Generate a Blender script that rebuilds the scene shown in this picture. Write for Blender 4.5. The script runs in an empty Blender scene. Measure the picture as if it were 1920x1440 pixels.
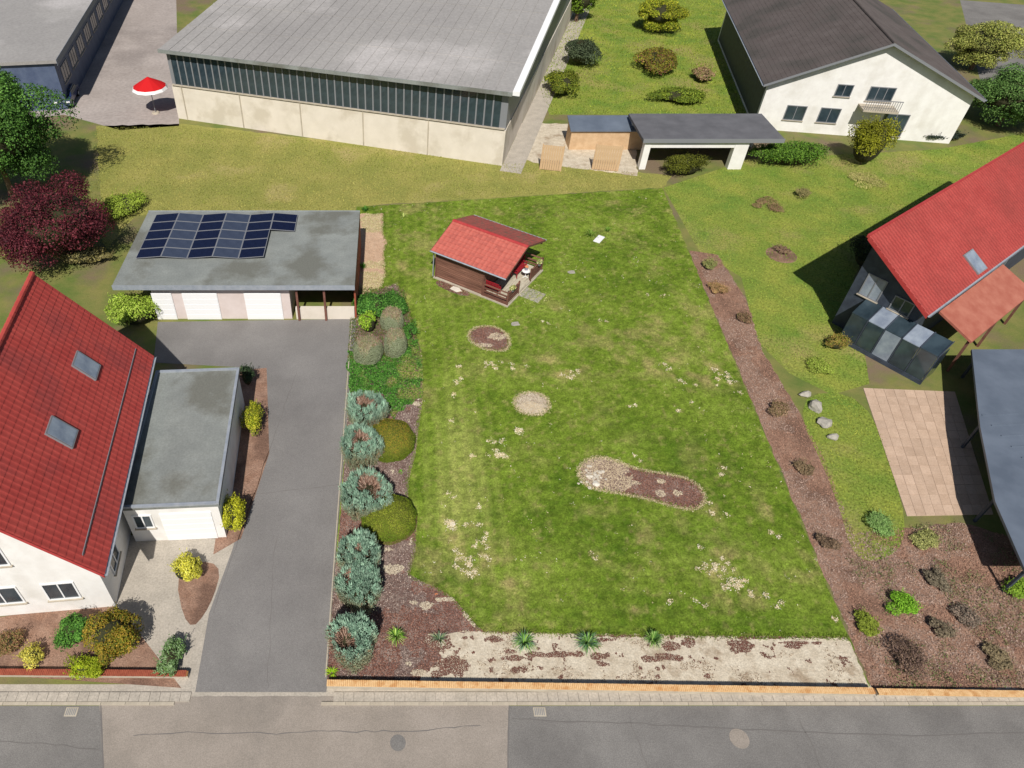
import bpy, bmesh, math, random
import numpy as np
from mathutils import Vector, Matrix
from mathutils.geometry import tessellate_polygon
random.seed(7); rng = np.random.default_rng(7)
SC = bpy.context.scene; COL = SC.collection
# ------------------------------------------------------------------ camera, sky, sun, exposure
FPX, TH, CXP, CYP, HC = 1333.0, math.radians(43.4), 740.0, 720.0, 29.5
cam = bpy.data.cameras.new('camera'); camo = bpy.data.objects.new('camera', cam); COL.objects.link(camo)
cam.sensor_width = 36; cam.lens = 36*FPX/1920; cam.shift_x = (960-CXP)/1920
cam.clip_start = 0.5; cam.clip_end = 2000
camo.location = (0, 0, HC); camo.rotation_euler = (math.pi/2-TH, 0, 0)
SC.camera = camo
SUN_EL, SUN_AZ = math.radians(48.5), math.radians(6)          # shadows fall along (sin az, cos az)
w = bpy.data.worlds.new('World'); SC.world = w; w.use_nodes = True
nt = w.node_tree; bg = nt.nodes['Background']
sky = nt.nodes.new('ShaderNodeTexSky'); sky.sky_type = 'NISHITA'; sky.sun_disc = False
sky.sun_elevation = SUN_EL; sky.sun_rotation = math.pi+SUN_AZ
sky.dust_density = 1.0; sky.air_density = 1.0
nt.links.new(sky.outputs[0], bg.inputs[0]); bg.inputs[1].default_value = 0.055
sl = bpy.data.lights.new('sun', 'SUN'); sl.energy = 4.7; sl.angle = math.radians(0.5); sl.color = (1, .955, .89)
so = bpy.data.objects.new('sun', sl); COL.objects.link(so)
d = Vector((math.sin(SUN_AZ)*math.cos(SUN_EL), math.cos(SUN_AZ)*math.cos(SUN_EL), -math.sin(SUN_EL)))
so.rotation_euler = d.to_track_quat('-Z', 'Y').to_euler(); so.location = (0, -20, 60)
SC.view_settings.view_transform = 'Standard'; SC.view_settings.look = 'None'
SC.view_settings.exposure = 0.0; SC.view_settings.gamma = 1; SC.view_settings.use_curve_mapping = False

# ------------------------------------------------------------------ helpers
def P(x, y, z=0.0):
    "where the sight line through a point of the photograph meets height z"
    u = (x-CXP)/FPX; v = (y-CYP)/FPX
    dx, dy, dz = u, math.cos(TH)-v*math.sin(TH), -math.sin(TH)-v*math.cos(TH)
    t = (HC-z)/-dz
    return Vector((dx*t, dy*t, z))
def ray_plane(x, y, o, n):
    u = (x-CXP)/FPX; v = (y-CYP)/FPX
    dd = Vector((u, math.cos(TH)-v*math.sin(TH), -math.sin(TH)-v*math.cos(TH)))
    c = Vector((0, 0, HC)); t = (o-c).dot(n)/dd.dot(n)
    return c+dd*t
def lin(c):
    return tuple(((v/255)/12.92 if v/255 <= .04045 else (((v/255)+.055)/1.055)**2.4) for v in c)
MATS = {}
def mat(name, c1, c2=None, scale=4.0, detail=6, rough=.85, bump=0.0, bscale=None, c3=None, s3=.6, metal=0, lo=.35, hi=.65, lo3=.5, hi3=.62, attr=False, spec=.3, stretch=None, fine=0.0, fscale=40, rnd=0.0):
    m = bpy.data.materials.new(name); m.use_nodes = True; N = m.node_tree.nodes; Lk = m.node_tree.links
    b = N['Principled BSDF']; b.inputs['Roughness'].default_value = rough; b.inputs['Metallic'].default_value = metal
    b.inputs['Specular IOR Level'].default_value = spec
    tc = N.new('ShaderNodeTexCoord'); src = tc.outputs['Object']
    if rnd:
        o_ = N.new('ShaderNodeObjectInfo'); va = N.new('ShaderNodeVectorMath'); va.operation = 'MULTIPLY_ADD'; Lk.new(o_.outputs['Random'], va.inputs[0]); va.inputs[1].default_value = (37, 53, 71); Lk.new(src, va.inputs[2]); src = va.outputs[0]
    if stretch:
        mp = N.new('ShaderNodeMapping'); mp.inputs['Scale'].default_value = stretch; Lk.new(src, mp.inputs[0]); src = mp.outputs[0]
    def noise(s, det=detail):
        n = N.new('ShaderNodeTexNoise'); n.inputs['Scale'].default_value = s; n.inputs['Detail'].default_value = det
        n.inputs['Roughness'].default_value = .6; Lk.new(src, n.inputs['Vector']); return n
    def mr(v, a, bb, c=0, dd=1):
        r = N.new('ShaderNodeMapRange'); r.inputs[1].default_value = a; r.inputs[2].default_value = bb
        r.inputs[3].default_value = c; r.inputs[4].default_value = dd; Lk.new(v, r.inputs[0]); return r.outputs[0]
    def mix(f, a, bb, mode='MIX'):
        x = N.new('ShaderNodeMix'); x.data_type = 'RGBA'; x.blend_type = mode
        if isinstance(f, float): x.inputs[0].default_value = f
        else: Lk.new(f, x.inputs[0])
        for k, s in ((6, a), (7, bb)):
            if isinstance(s, tuple): x.inputs[k].default_value = (*s[:3], 1)
            else: Lk.new(s, x.inputs[k])
        return x.outputs[2]
    if attr:
        a = N.new('ShaderNodeAttribute'); a.attribute_name = 'Col'; col = a.outputs['Color']
        if fine: col = mix(1.0, col, (1.0, 1.0, 1.0), 'MULTIPLY')
    else:
        col = tuple(c1)
        if c2 is not None: col = mix(mr(noise(scale).outputs[0], lo, hi), tuple(c1), tuple(c2))
        if c3 is not None: col = mix(mr(noise(s3, 8).outputs[0], lo3, hi3), col, tuple(c3))
    if fine:
        g = N.new('ShaderNodeCombineColor'); v = mr(noise(fscale, 3).outputs[0], .3, .7, 1-fine, 1+fine)
        for k in range(3): Lk.new(v, g.inputs[k])
        col = mix(1.0, col, g.outputs[0], 'MULTIPLY')
    if rnd:
        oi = N.new('ShaderNodeObjectInfo'); g = N.new('ShaderNodeCombineColor'); v = mr(oi.outputs['Random'], 0, 1, 1-rnd, 1+rnd)
        for k in range(3): Lk.new(v, g.inputs[k])
        col = mix(1.0, col, g.outputs[0], 'MULTIPLY')
    if isinstance(col, tuple): b.inputs['Base Color'].default_value = (*col[:3], 1)
    else: Lk.new(col, b.inputs['Base Color'])
    if bump:
        bp = N.new('ShaderNodeBump'); bp.inputs['Strength'].default_value = 1; bp.inputs['Distance'].default_value = bump
        Lk.new(noise(bscale or scale*6).outputs[0], bp.inputs['Height']); Lk.new(bp.outputs[0], b.inputs['Normal'])
    MATS[name] = m; return m
def link(o, parent=None):
    COL.objects.link(o)
    if parent is not None: o.parent = parent
    return o
def tag(o, label=None, cat=None, group=None, kind=None):
    if label: o['label'] = label
    if cat: o['category'] = cat
    if group: o['group'] = group
    if kind: o['kind'] = kind
    return o
def thing(name, label, cat, loc=(0, 0, 0), rz=0.0, group=None):
    o = bpy.data.objects.new(name, None); COL.objects.link(o); o.location = loc; o.rotation_euler = (0, 0, rz)
    o.empty_display_size = .3
    return tag(o, label, cat, group)
def npmesh(name, V, F, m, parent=None, col=None, smooth=False):
    V = np.asarray(V, np.float32); F = np.asarray(F, np.int32)
    me = bpy.data.meshes.new(name); k = F.shape[1]
    me.vertices.add(len(V)); me.vertices.foreach_set('co', V.ravel())
    me.loops.add(F.size); me.loops.foreach_set('vertex_index', F.ravel())
    me.polygons.add(len(F)); me.polygons.foreach_set('loop_start', np.arange(0, F.size, k, dtype=np.int32))
    me.update(calc_edges=True)
    if col is not None:
        dom = 'FACE' if len(col) == len(F) else 'POINT'
        a = me.attributes.new('Col', 'FLOAT_COLOR', dom)
        a.data.foreach_set('color', np.c_[col, np.ones(len(col))].astype(np.float32).ravel())
    me.polygons.foreach_set('use_smooth', np.full(len(F), smooth))
    me.materials.append(m)
    o = bpy.data.objects.new(name, me); return link(o, parent)
class MB:
    def __init__(s): s.v = []; s.f = []
    def quad(s, *p):
        i = len(s.v); s.v += [tuple(q) for q in p]; s.f.append(tuple(range(i, i+len(p)))); return s
    def box(s, x0, x1, y0, y1, z0, z1):
        i = len(s.v); s.v += [(x, y, z) for z in (z0, z1) for x, y in ((x0, y0), (x1, y0), (x1, y1), (x0, y1))]
        s.f += [tuple(i+k for k in q) for q in ((3, 2, 1, 0), (4, 5, 6, 7), (0, 1, 5, 4), (1, 2, 6, 5), (2, 3, 7, 6), (3, 0, 4, 7))]; return s
    def bar(s, a, b, wd, h, up=(0, 0, 1)):
        a = Vector(a); b = Vector(b); t = (b-a).normalized(); sd = t.cross(Vector(up))
        if sd.length < 1e-4: sd = t.cross(Vector((1, 0, 0)))
        sd.normalize(); n = sd.cross(t); i = len(s.v)
        for p in (a, b):
            for q, r in ((-1, -1), (1, -1), (1, 1), (-1, 1)): s.v.append(tuple(p+sd*q*wd/2+n*r*h/2))
        s.f += [tuple(i+k for k in q) for q in ((0, 1, 2, 3), (7, 6, 5, 4), (0, 4, 5, 1), (1, 5, 6, 2), (2, 6, 7, 3), (3, 7, 4, 0))]; return s
    def cyl(s, a, b, r0, r1=None, n=8):
        r1 = r0 if r1 is None else r1; a = Vector(a); b = Vector(b); t = (b-a).normalized()
        u = t.orthogonal().normalized(); w_ = t.cross(u); i = len(s.v)
        for p, r in ((a, r0), (b, r1)):
            for k in range(n):
                an = 2*math.pi*k/n; s.v.append(tuple(p+(u*math.cos(an)+w_*math.sin(an))*r))
        for k in range(n): s.f.append((i+k, i+(k+1) % n, i+n+(k+1) % n, i+n+k))
        s.f.append(tuple(i+k for k in range(n))[::-1]); s.f.append(tuple(i+n+k for k in range(n))); return s
    def prism(s, poly, z0, z1):
        n = len(poly); i = len(s.v); s.v += [(p[0], p[1], z0) for p in poly]+[(p[0], p[1], z1) for p in poly]
        s.f.append(tuple(range(i, i+n))[::-1]); s.f.append(tuple(range(i+n, i+2*n)))
        for k in range(n): s.f.append((i+k, i+(k+1) % n, i+n+(k+1) % n, i+n+k))
        return s
    def lathe(s, prof, c=(0, 0, 0), n=12):
        i = len(s.v)
        for r, z in prof:
            for k in range(n): s.v.append((c[0]+r*math.cos(2*math.pi*k/n), c[1]+r*math.sin(2*math.pi*k/n), c[2]+z))
        for j in range(len(prof)-1):
            for k in range(n): s.f.append((i+j*n+k, i+j*n+(k+1) % n, i+(j+1)*n+(k+1) % n, i+(j+1)*n+k))
        s.f.append(tuple(i+k for k in range(n))[::-1]); s.f.append(tuple(i+(len(prof)-1)*n+k for k in range(n))); return s
    def mesh(s, name, m):
        me = bpy.data.meshes.new(name); me.from_pydata(s.v, [], s.f)
        bm = bmesh.new(); bm.from_mesh(me); bmesh.ops.recalc_face_normals(bm, faces=bm.faces); bm.to_mesh(me); bm.free()
        me.materials.append(m); return me
    def build(s, name, m, parent=None, bevel=0, kind=None, label=None):
        o = bpy.data.objects.new(name, s.mesh(name, m)); link(o, parent)
        if bevel:
            b = o.modifiers.new('bevel', 'BEVEL'); b.width = bevel; b.segments = 2
        if kind: o['kind'] = kind
        if label: o['label'] = label
        return o
def sheet(name, pts, z, m, kind='structure', label=None):
    p3 = [Vector((p[0], p[1], 0)) for p in pts]; tris = tessellate_polygon([p3])
    me = bpy.data.meshes.new(name); me.from_pydata([(p[0], p[1], z) for p in pts], [], [t for t in tris])
    bm = bmesh.new(); bm.from_mesh(me); bmesh.ops.recalc_face_normals(bm, faces=bm.faces)
    for f in bm.faces:
        if f.normal.z < 0: f.normal_flip()
    bm.to_mesh(me); bm.free()
    me.materials.append(m); o = bpy.data.objects.new(name, me); link(o); o['kind'] = kind
    if label: o['label'] = label
    return o
def PX(*pts): return [tuple(P(*p)[:2]) for p in pts]
def smoothpoly(pts, it=2):
    for _ in range(it):
        q = []
        for i in range(len(pts)):
            a = pts[i]; b = pts[(i+1) % len(pts)]
            q += [(a[0]*.75+b[0]*.25, a[1]*.75+b[1]*.25), (a[0]*.25+b[0]*.75, a[1]*.25+b[1]*.75)]
        pts = q
    return pts
def jag(pts, amp=.06, step=.25, seed=1):
    r = random.Random(seed); q = []
    for i in range(len(pts)):
        a = Vector(pts[i]); b = Vector(pts[(i+1) % len(pts)]); n = max(1, int((b-a).length/step)); nn = Vector((-(b-a).y, (b-a).x)).normalized() if (b-a).length > 0 else Vector((0, 0))
        for k in range(n):
            p = a.lerp(b, k/n)+(nn*r.uniform(-amp, amp) if k else Vector((0, 0))); q.append((p.x, p.y))
    return q
def inpoly(x, y, poly):
    c = np.zeros(len(x), bool); n = len(poly); j = n-1
    for i in range(n):
        xi, yi = poly[i]; xj, yj = poly[j]
        if yi != yj:
            c ^= ((yi > y) != (yj > y)) & (x < (xj-xi)*(y-yi)/(yj-yi)+xi)
        j = i
    return c
def pts_in(poly, dens, holes=()):
    a = np.array(poly); lo = a.min(0); hi = a.max(0); n = int((hi-lo).prod()*dens)
    x = rng.uniform(lo[0], hi[0], n); y = rng.uniform(lo[1], hi[1], n); k = inpoly(x, y, poly)
    for h in holes: k &= ~inpoly(x, y, h)
    return x[k], y[k]
_perm = np.random.default_rng(3).random((256, 256))
def vn(x, y, s, o=0):
    x = x/s+o*17.3; y = y/s+o*9.1; xi = np.floor(x).astype(int); yi = np.floor(y).astype(int); fx = x-xi; fy = y-yi
    fx = fx*fx*(3-2*fx); fy = fy*fy*(3-2*fy); g = lambda i, j: _perm[i % 256, j % 256]
    return (g(xi, yi)*(1-fx)+g(xi+1, yi)*fx)*(1-fy)+(g(xi, yi+1)*(1-fx)+g(xi+1, yi+1)*fx)*fy
def fbm(x, y, s, o=0, n=4):
    t = 0; a = .5; tot = 0
    for k in range(n): t = t+a*vn(x, y, s/2**k, o+k); tot += a; a *= .55
    return t/tot
def pick(n, pal, wts=None, var=.18):
    pal = np.array([lin(c) for c in pal]); i = rng.choice(len(pal), n, p=None if wts is None else np.array(wts)/sum(wts))
    return np.clip(pal[i]*rng.uniform(1-var, 1+var, (n, 1)), 0, 1)
def unit(v): return v/np.maximum(np.linalg.norm(v, axis=1, keepdims=True), 1e-9)
def leaf_quads(C, Nn, size, asp=.6, jit=.7):
    "one small four-cornered leaf per point, facing roughly along its normal"
    n = len(C); Nn = unit(Nn+rng.normal(0, jit, (n, 3))); r = unit(np.cross(Nn, rng.normal(0, 1, (n, 3)))); t = np.cross(Nn, r)
    s = (size*rng.uniform(.6, 1.3, n))[:, None]
    V = np.stack([C-t*s*.5, C+r*s*asp*.5, C+t*s*.5, C-r*s*asp*.5], 1).reshape(-1, 3)
    return V, np.arange(n*4).reshape(n, 4)
def spindles(B, D, length, wd):
    "upright plume: four-sided spindle from base B along D"
    n = len(B); D = unit(D); a = unit(np.cross(D, rng.normal(0, 1, (n, 3)))); b = np.cross(D, a)
    L = length*rng.uniform(.7, 1.3, (n, 1)); W = wd*rng.uniform(.7, 1.3, (n, 1)); M_ = B+D*L*.45
    V = np.stack([B, M_+a*W*.5, M_+b*W*.5, M_-a*W*.5, M_-b*W*.5, B+D*L], 1).reshape(-1, 3)
    i = np.arange(n)[:, None]*6
    F = np.concatenate([i+np.array([[0, 2, 1]]), i+[[0, 3, 2]], i+[[0, 4, 3]], i+[[0, 1, 4]], i+[[5, 1, 2]], i+[[5, 2, 3]], i+[[5, 3, 4]], i+[[5, 4, 1]]], 1).reshape(-1, 3)
    return V, F
def chips(name, x, y, z, size, colr, m, asp=.5, tilt=.5, parent=None):
    n = len(x); C = np.c_[x, y, np.full(n, z) if np.isscalar(z) else z]; C[:, 2] += rng.uniform(0, size*.35, n)
    V, F = leaf_quads(C, np.tile([0, 0, 1.0], (n, 1)), size, asp, tilt)
    return npmesh(name, V, F, m, parent, colr)
def sphere_dirs(n, up=None):
    v = unit(rng.normal(0, 1, (n, 3)))
    if up is not None: v[:, 2] = np.where(v[:, 2] < up, -v[:, 2], v[:, 2])
    return v
def rock(name, c, r, m, parent=None, seed=0, flat=.5):
    bm = bmesh.new(); bmesh.ops.create_icosphere(bm, subdivisions=2, radius=1); rr = random.Random(seed)
    ph = [rr.uniform(0, 6) for _ in range(6)]; sx, sy = rr.uniform(.8, 1.2), rr.uniform(.7, 1.1)
    for v in bm.verts:
        k = 1+.16*math.sin(v.co.x*3+ph[0])+.14*math.sin(v.co.y*4+ph[1])+.1*math.sin(v.co.z*5+ph[2])
        v.co = Vector((v.co.x*k*sx*r, v.co.y*k*sy*r, v.co.z*k*r*flat))
    me = bpy.data.meshes.new(name); bm.to_mesh(me); bm.free(); me.materials.append(m)
    o = bpy.data.objects.new(name, me); o.location = c; o.rotation_euler.z = rr.uniform(0, 6); return link(o, parent)

# ------------------------------------------------------------------ materials
A_ = lambda *c: lin(c)
M = dict(
 leaf=mat('leaf', None, attr=True, rough=.7, spec=.25),
 grass=mat('grass_blades', None, attr=True, rough=.8, spec=.15),
 lawn=mat('lawn_ground', None, attr=True, rough=.95, spec=.1, fine=.35, fscale=9, bump=.03, bscale=14),
 chip=mat('bark_chips', None, attr=True, rough=.9, spec=.15),
 ground=mat('ground', A_(96, 112, 52), A_(128, 124, 70), scale=.5, c3=A_(120, 104, 84), s3=.12, rough=.95, bump=.03, bscale=6, fine=.3),
 lawnB=mat('neighbour_lawn', A_(104, 130, 48), A_(140, 146, 62), scale=.35, c3=A_(150, 140, 84), s3=.16, rough=.95, bump=.04, bscale=9, fine=.35, fscale=7, lo3=.52, hi3=.7),
 lawnC=mat('dry_lawn', A_(132, 134, 66), A_(152, 146, 78), scale=.3, c3=A_(164, 150, 100), s3=.15, rough=.95, bump=.04, bscale=9, fine=.3, fscale=7, lo3=.55, hi3=.72),
 asphalt=mat('driveway_asphalt', A_(118, 115, 113), A_(134, 131, 128), scale=.25, c3=A_(105, 102, 100), s3=.09, rough=.92, bump=.004, bscale=60, fine=.22, fscale=30, lo=.3, hi=.7, lo3=.5, hi3=.7),
 road=mat('road_asphalt', A_(114, 111, 108), A_(130, 127, 123), scale=.4, c3=A_(104, 101, 98), s3=.22, rough=.92, bump=.004, bscale=60, fine=.25, fscale=26, lo3=.5, hi3=.75),
 roadl=mat('worn_pale_asphalt', A_(144, 135, 125), A_(158, 148, 138), scale=.5, c3=A_(138, 130, 121), s3=.2, rough=.92, bump=.004, bscale=60, fine=.2, fscale=26),
 yard=mat('yard_paving', A_(158, 148, 142), A_(172, 162, 156), scale=.2, rough=.9, c3=A_(142, 133, 128), s3=.07, fine=.15, fscale=3, bump=.004),
 conc=mat('concrete', A_(168, 158, 142), A_(188, 178, 160), scale=1.5, rough=.9, fine=.12, bump=.004, bscale=30),
 slab=mat('paving_slab', A_(166, 158, 146), A_(182, 173, 160), scale=1.2, rough=.9, fine=.18, fscale=12),
 sand=mat('pale_dry_soil', A_(186, 173, 152), A_(208, 197, 177), scale=2.2, c3=A_(164, 147, 125), s3=.8, rough=.95, bump=.03, bscale=9, fine=.2, fscale=14, lo3=.54, hi3=.66),
 mulch=mat('bark_mulch', A_(104, 80, 72), A_(134, 112, 104), scale=5, c3=A_(150, 132, 122), s3=1.1, rough=.95, bump=.03, bscale=24, fine=.35, fscale=30),
 soil=mat('brown_soil', A_(138, 106, 88), A_(156, 126, 108), scale=1.4, c3=A_(116, 90, 76), s3=.5, rough=.95, bump=.04, bscale=10, fine=.35, fscale=16),
 redtile=mat('red_roof_tile', A_(156, 62, 57), A_(166, 71, 65), scale=.8, rough=.65, fine=.12, fscale=5, c3=A_(144, 62, 56), s3=.25, lo3=.45, hi3=.7),
 fadedtile=mat('faded_red_tile', A_(176, 68, 62), A_(186, 78, 70), scale=.8, rough=.7, fine=.1, fscale=5, c3=A_(162, 70, 66), s3=.3),
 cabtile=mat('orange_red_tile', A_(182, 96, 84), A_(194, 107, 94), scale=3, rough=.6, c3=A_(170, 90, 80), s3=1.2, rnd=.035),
 redmetal=mat('red_ridge', A_(168, 58, 58), A_(180, 70, 68), scale=3, rough=.5),
 wood=mat('brown_stained_wood', A_(120, 84, 70), A_(142, 102, 86), scale=1.2, rough=.75, stretch=(.6, 8, 8), c3=A_(104, 72, 60), s3=.7, fine=.12, rnd=.14),
 wood2=mat('dark_stained_wood', A_(100, 66, 56), A_(122, 84, 72), scale=3, rough=.75, fine=.15, rnd=.1),
 deck=mat('weathered_deck', A_(176, 168, 148), A_(198, 190, 170), scale=2.5, rough=.85, stretch=(8, 1, 8), c3=A_(150, 142, 124), s3=.8, fine=.12, rnd=.09),
 redpaint=mat('red_paint', A_(142, 30, 40), A_(156, 38, 48), scale=4, rough=.5),
 zinc=mat('zinc', A_(158, 166, 176), A_(176, 182, 190), scale=3, rough=.45, metal=.3),
 white=mat('white_render', A_(226, 223, 218), A_(236, 234, 230), scale=1.2, rough=.85, fine=.04, bump=.002, c3=A_(212, 208, 200), s3=.5, lo3=.5, hi3=.75),
 whitep=mat('white_paint', A_(236, 236, 236), rough=.4),
 cream=mat('cream_wall', A_(212, 203, 189), A_(222, 213, 200), scale=.8, rough=.85, fine=.05, c3=A_(200, 190, 174), s3=.35),
 pinkw=mat('pinkish_render', A_(206, 192, 186), A_(216, 203, 198), scale=1.2, rough=.85, fine=.05),
 bitumen=mat('grey_roofing_felt', A_(124, 128, 125), A_(140, 144, 140), scale=.6, c3=A_(110, 111, 104), s3=.28, rough=.9, fine=.12, fscale=10, bump=.003),
 hallroof=mat('grey_fibre_cement', A_(144, 141, 139), A_(158, 155, 152), scale=.12, c3=A_(178, 174, 172), s3=.09, rough=.85, lo=.3, hi=.7, lo3=.54, hi3=.7, fine=.12, fscale=4),
 brownroof=mat('brown_grey_tile', A_(88, 80, 77), A_(99, 91, 88), scale=.8, rough=.8, fine=.14, c3=A_(78, 74, 70), s3=.2),
 slate=mat('dark_slate', A_(52, 58, 70), A_(66, 74, 86), scale=2, rough=.6, fine=.15),
 glass=mat('window_glass', A_(38, 50, 58), A_(60, 74, 82), scale=.8, rough=.12, spec=.8),
 skyglass=mat('skylight_glass', A_(120, 130, 146), A_(150, 160, 172), scale=1.5, rough=.15, spec=.8),
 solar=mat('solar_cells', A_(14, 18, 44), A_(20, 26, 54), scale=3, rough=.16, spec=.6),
 grey=mat('grey_paint', A_(128, 130, 134), rough=.5), dark=mat('dark_interior', A_(28, 26, 26), rough=.9),
 bluewall=mat('blue_grey_cladding', A_(74, 86, 112), A_(90, 102, 126), scale=1, rough=.6),
 bluegrey=mat('blue_grey_sheet', A_(98, 108, 122), A_(116, 126, 140), scale=.5, rough=.5, metal=.2),
 tan=mat('tan_clinker', A_(216, 172, 118), A_(232, 194, 144), scale=9, rough=.8, fine=.1, c3=A_(204, 152, 98), s3=3),
 brick=mat('red_brick', A_(142, 72, 54), A_(164, 88, 66), scale=6, rough=.85, fine=.1),
 bark=mat('bark', A_(104, 84, 68), A_(126, 104, 84), scale=8, rough=.9, bump=.01),
 twig=mat('bare_twigs', None, attr=True, rough=.9, spec=.1),
 stone=mat('pale_stone', A_(204, 196, 180), A_(224, 218, 204), scale=6, rough=.85, fine=.12, bump=.004, bscale=40),
 gstone=mat('grey_stone', A_(150, 146, 136), A_(172, 166, 154), scale=5, rough=.85, fine=.15),
 core=mat('inner_branches', A_(46, 48, 28), A_(60, 58, 36), scale=6, rough=.95),
 tanwood=mat('tan_wood', A_(190, 158, 122), A_(206, 176, 140), scale=2, rough=.8, fine=.1),
 carpaint=mat('navy_car_paint', A_(30, 44, 84), rough=.25, spec=.6), tyre=mat('tyre', A_(30, 30, 30), rough=.9),
 terracotta=mat('terracotta', A_(196, 120, 80), A_(210, 136, 96), scale=8, rough=.8),
 parasol=mat('red_canvas', A_(196, 22, 26), rough=.8),
 palestone=mat('dusty_pale_stone', A_(176, 164, 146), A_(214, 206, 190), scale=6, rough=.9, fine=.15, rnd=.15),
 felt=mat('dark_grey_felt', A_(92, 92, 96), A_(106, 106, 110), scale=.7, rough=.9, fine=.12),
 solar_sheen=mat('solar_cells_sky_sheen', A_(58, 66, 84), A_(66, 74, 92), scale=2, rough=.2, spec=.6),  # lighter copy of the solar cells, with sky reflection painted into the colour
 patio=mat('pinkish_tan_slab', A_(182, 156, 134), A_(198, 172, 150), scale=.9, rough=.9, fine=.1, fscale=12, rnd=.07),
)
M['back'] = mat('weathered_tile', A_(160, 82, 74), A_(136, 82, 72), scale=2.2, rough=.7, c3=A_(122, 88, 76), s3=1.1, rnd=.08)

# ------------------------------------------------------------------ ground, lots, streets
G4 = .004
sheet('ground', [(-400, -200), (400, -200), (400, 700), (-400, 700)], 0, M['ground'])
LOT = PX((613, 1283), (1634, 1298), (1242, 353), (669, 388))
# street
def band(x0, x1, ya, yb): return [(x0, ya), (x1, ya), (x1, yb), (x0, yb)]
fl = P(0, 1318); fr = P(1920, 1336)
sheet('road', [(-140, -2), (160, -2), (160, 12.06), (-140, 12.06)], 2*G4, M['road'])
sheet('road_patch', jag([tuple(P(186, 1306)[:2]), tuple(P(955, 1306)[:2]), tuple(P(950, 1500)[:2]), tuple(P(196, 1500)[:2])], .02, .4, 3), 3*G4, M['roadl'])
sheet('pavement_base', [(-60, 12.19), (70, 12.19), (70, 12.95), (-60, 12.95)], .0025, M['slab'])
pav = thing('pavement', 'narrow strip of pale paving slabs between the road and the garden walls', 'pavement'); del pav['category']; pav['kind'] = 'structure'
mb = MB()
for i in range(-75, 110):
    x = i*.42
    if not (P(360, 1290).x-.2 < x < P(610, 1290).x): mb.box(x+.006, x+.414, 12.22, 12.60, 0, .055+random.uniform(0, .006))
mb.build('paving_slabs', M['slab'], pav, kind='stuff')
kme = MB().box(0, .985, 0, .12, 0, .07).mesh('kerb_stone', M['conc'])
for i in range(-32, 46):
    if P(350, 1300).x < i+.5 < P(620, 1300).x: continue
    o = bpy.data.objects.new('kerb_stone', kme); link(o, pav); o.location = (i, 12.08, random.uniform(0, .004))
drive_poly = PX((296, 604), (668, 598), (655, 745), (633, 1000), (612, 1298), (366, 1298), (392, 1150), (436, 1030), (490, 840), (470, 690), (288, 680))
sheet('driveway', drive_poly, G4*3.5, M['asphalt'])
sheet('yard', PX((-260, 40), (150, -20), (330, -20), (336, 236), (225, 244), (120, 215), (-260, 260)), G4, M['yard'])
sheet('grass_strip', jag(PX((180, 236), (340, 232), (940, 300), (1010, 300), (1260, 330), (1242, 352), (668, 387), (666, 404), (255, 404), (196, 470)), .12, .6, 9), G4, M['lawnC'])
sheet('neighbour_lawn', PX((1244, 352), (1400, 300), (1760, 280), (1920, 250), (1990, 420), (1640, 460), (1600, 520), (1630, 720), (1560, 740), (1480, 700), (1420, 640), (1390, 520), (1310, 470)), G4, M['lawnB'])
sheet('side_lawn', smoothpoly(PX((1480, 740), (1625, 735), (1700, 960), (1690, 1040), (1600, 1060), (1570, 930)), 2), 2*G4, M['lawnB'])
sheet('mulch_strip', jag(PX((1292, 470), (1345, 478), (1398, 560), (1430, 660), (1490, 760), (1545, 860), (1600, 1000), (1800, 980), (1905, 1010), (1990, 1290), (1636, 1292)), .08, .4, 5), G4*1.5, M['soil'])
sheet('garden_soil', PX((-60, 1170), (190, 1120), (240, 1160), (340, 1290), (-60, 1262)), G4*2, M['soil'])
sheet('garden_path', PX((205, 1000), (330, 1010), (440, 1010), (440, 1040), (396, 1150), (370, 1298), (300, 1298), (240, 1160), (195, 1110)), G4, M['slab'])
sheet('garden_soil', smoothpoly(PX((325, 1060), (420, 1050), (395, 1140), (350, 1190)), 2), G4*3, M['soil'])
sheet('garden_soil', PX((395, 700), (500, 690), (505, 850), (452, 1010), (400, 1040), (420, 900)), G4*4.2, M['soil'])
sheet('terrace_bed', PX((1618, 728), (1790, 735), (1862, 965), (1700, 968)), G4*1.5, M['conc'])
tr_ = thing('terrace', 'pinkish tan slab terrace beside the right red roofed house', 'terrace', P(1618, 728)); del tr_['category']; tr_['kind'] = 'structure'
tq = [P(1618, 728), P(1790, 735), P(1862, 965), P(1700, 968)]; tn, tm = 9, 14
for i in range(tn):
    for j in range(tm):
        def tp(u_, v_): a_ = tq[0].lerp(tq[1], u_); b_ = tq[3].lerp(tq[2], u_); q_ = a_.lerp(b_, v_)-tq[0]; return (q_.x, q_.y)
        e = .012; hz_ = .035+random.uniform(-.003, .003)
        MB().prism([tp((i+e)/tn, (j+e)/tm), tp((i+1-e)/tn, (j+e)/tm), tp((i+1-e)/tn, (j+1-e)/tm), tp((i+e)/tn, (j+1-e)/tm)][::-1], .004, hz_).build('paving_slab', M['patio'], tr_)
sheet('garden_lawn', PX((1000, -20), (1380, -20), (1440, 190), (1400, 215), (1030, 215), (1000, 130)), G4, M['lawnB'])
sheet('sandy_ground', jag(PX((975, 230), (1190, 236), (1195, 330), (1000, 305), (960, 290)), .1, .5, 8), G4*2, M['sand'])
sheet('road', PX((1800, 0), (2200, 30), (2200, 260), (1850, 200)), G4, M['road'])

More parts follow.
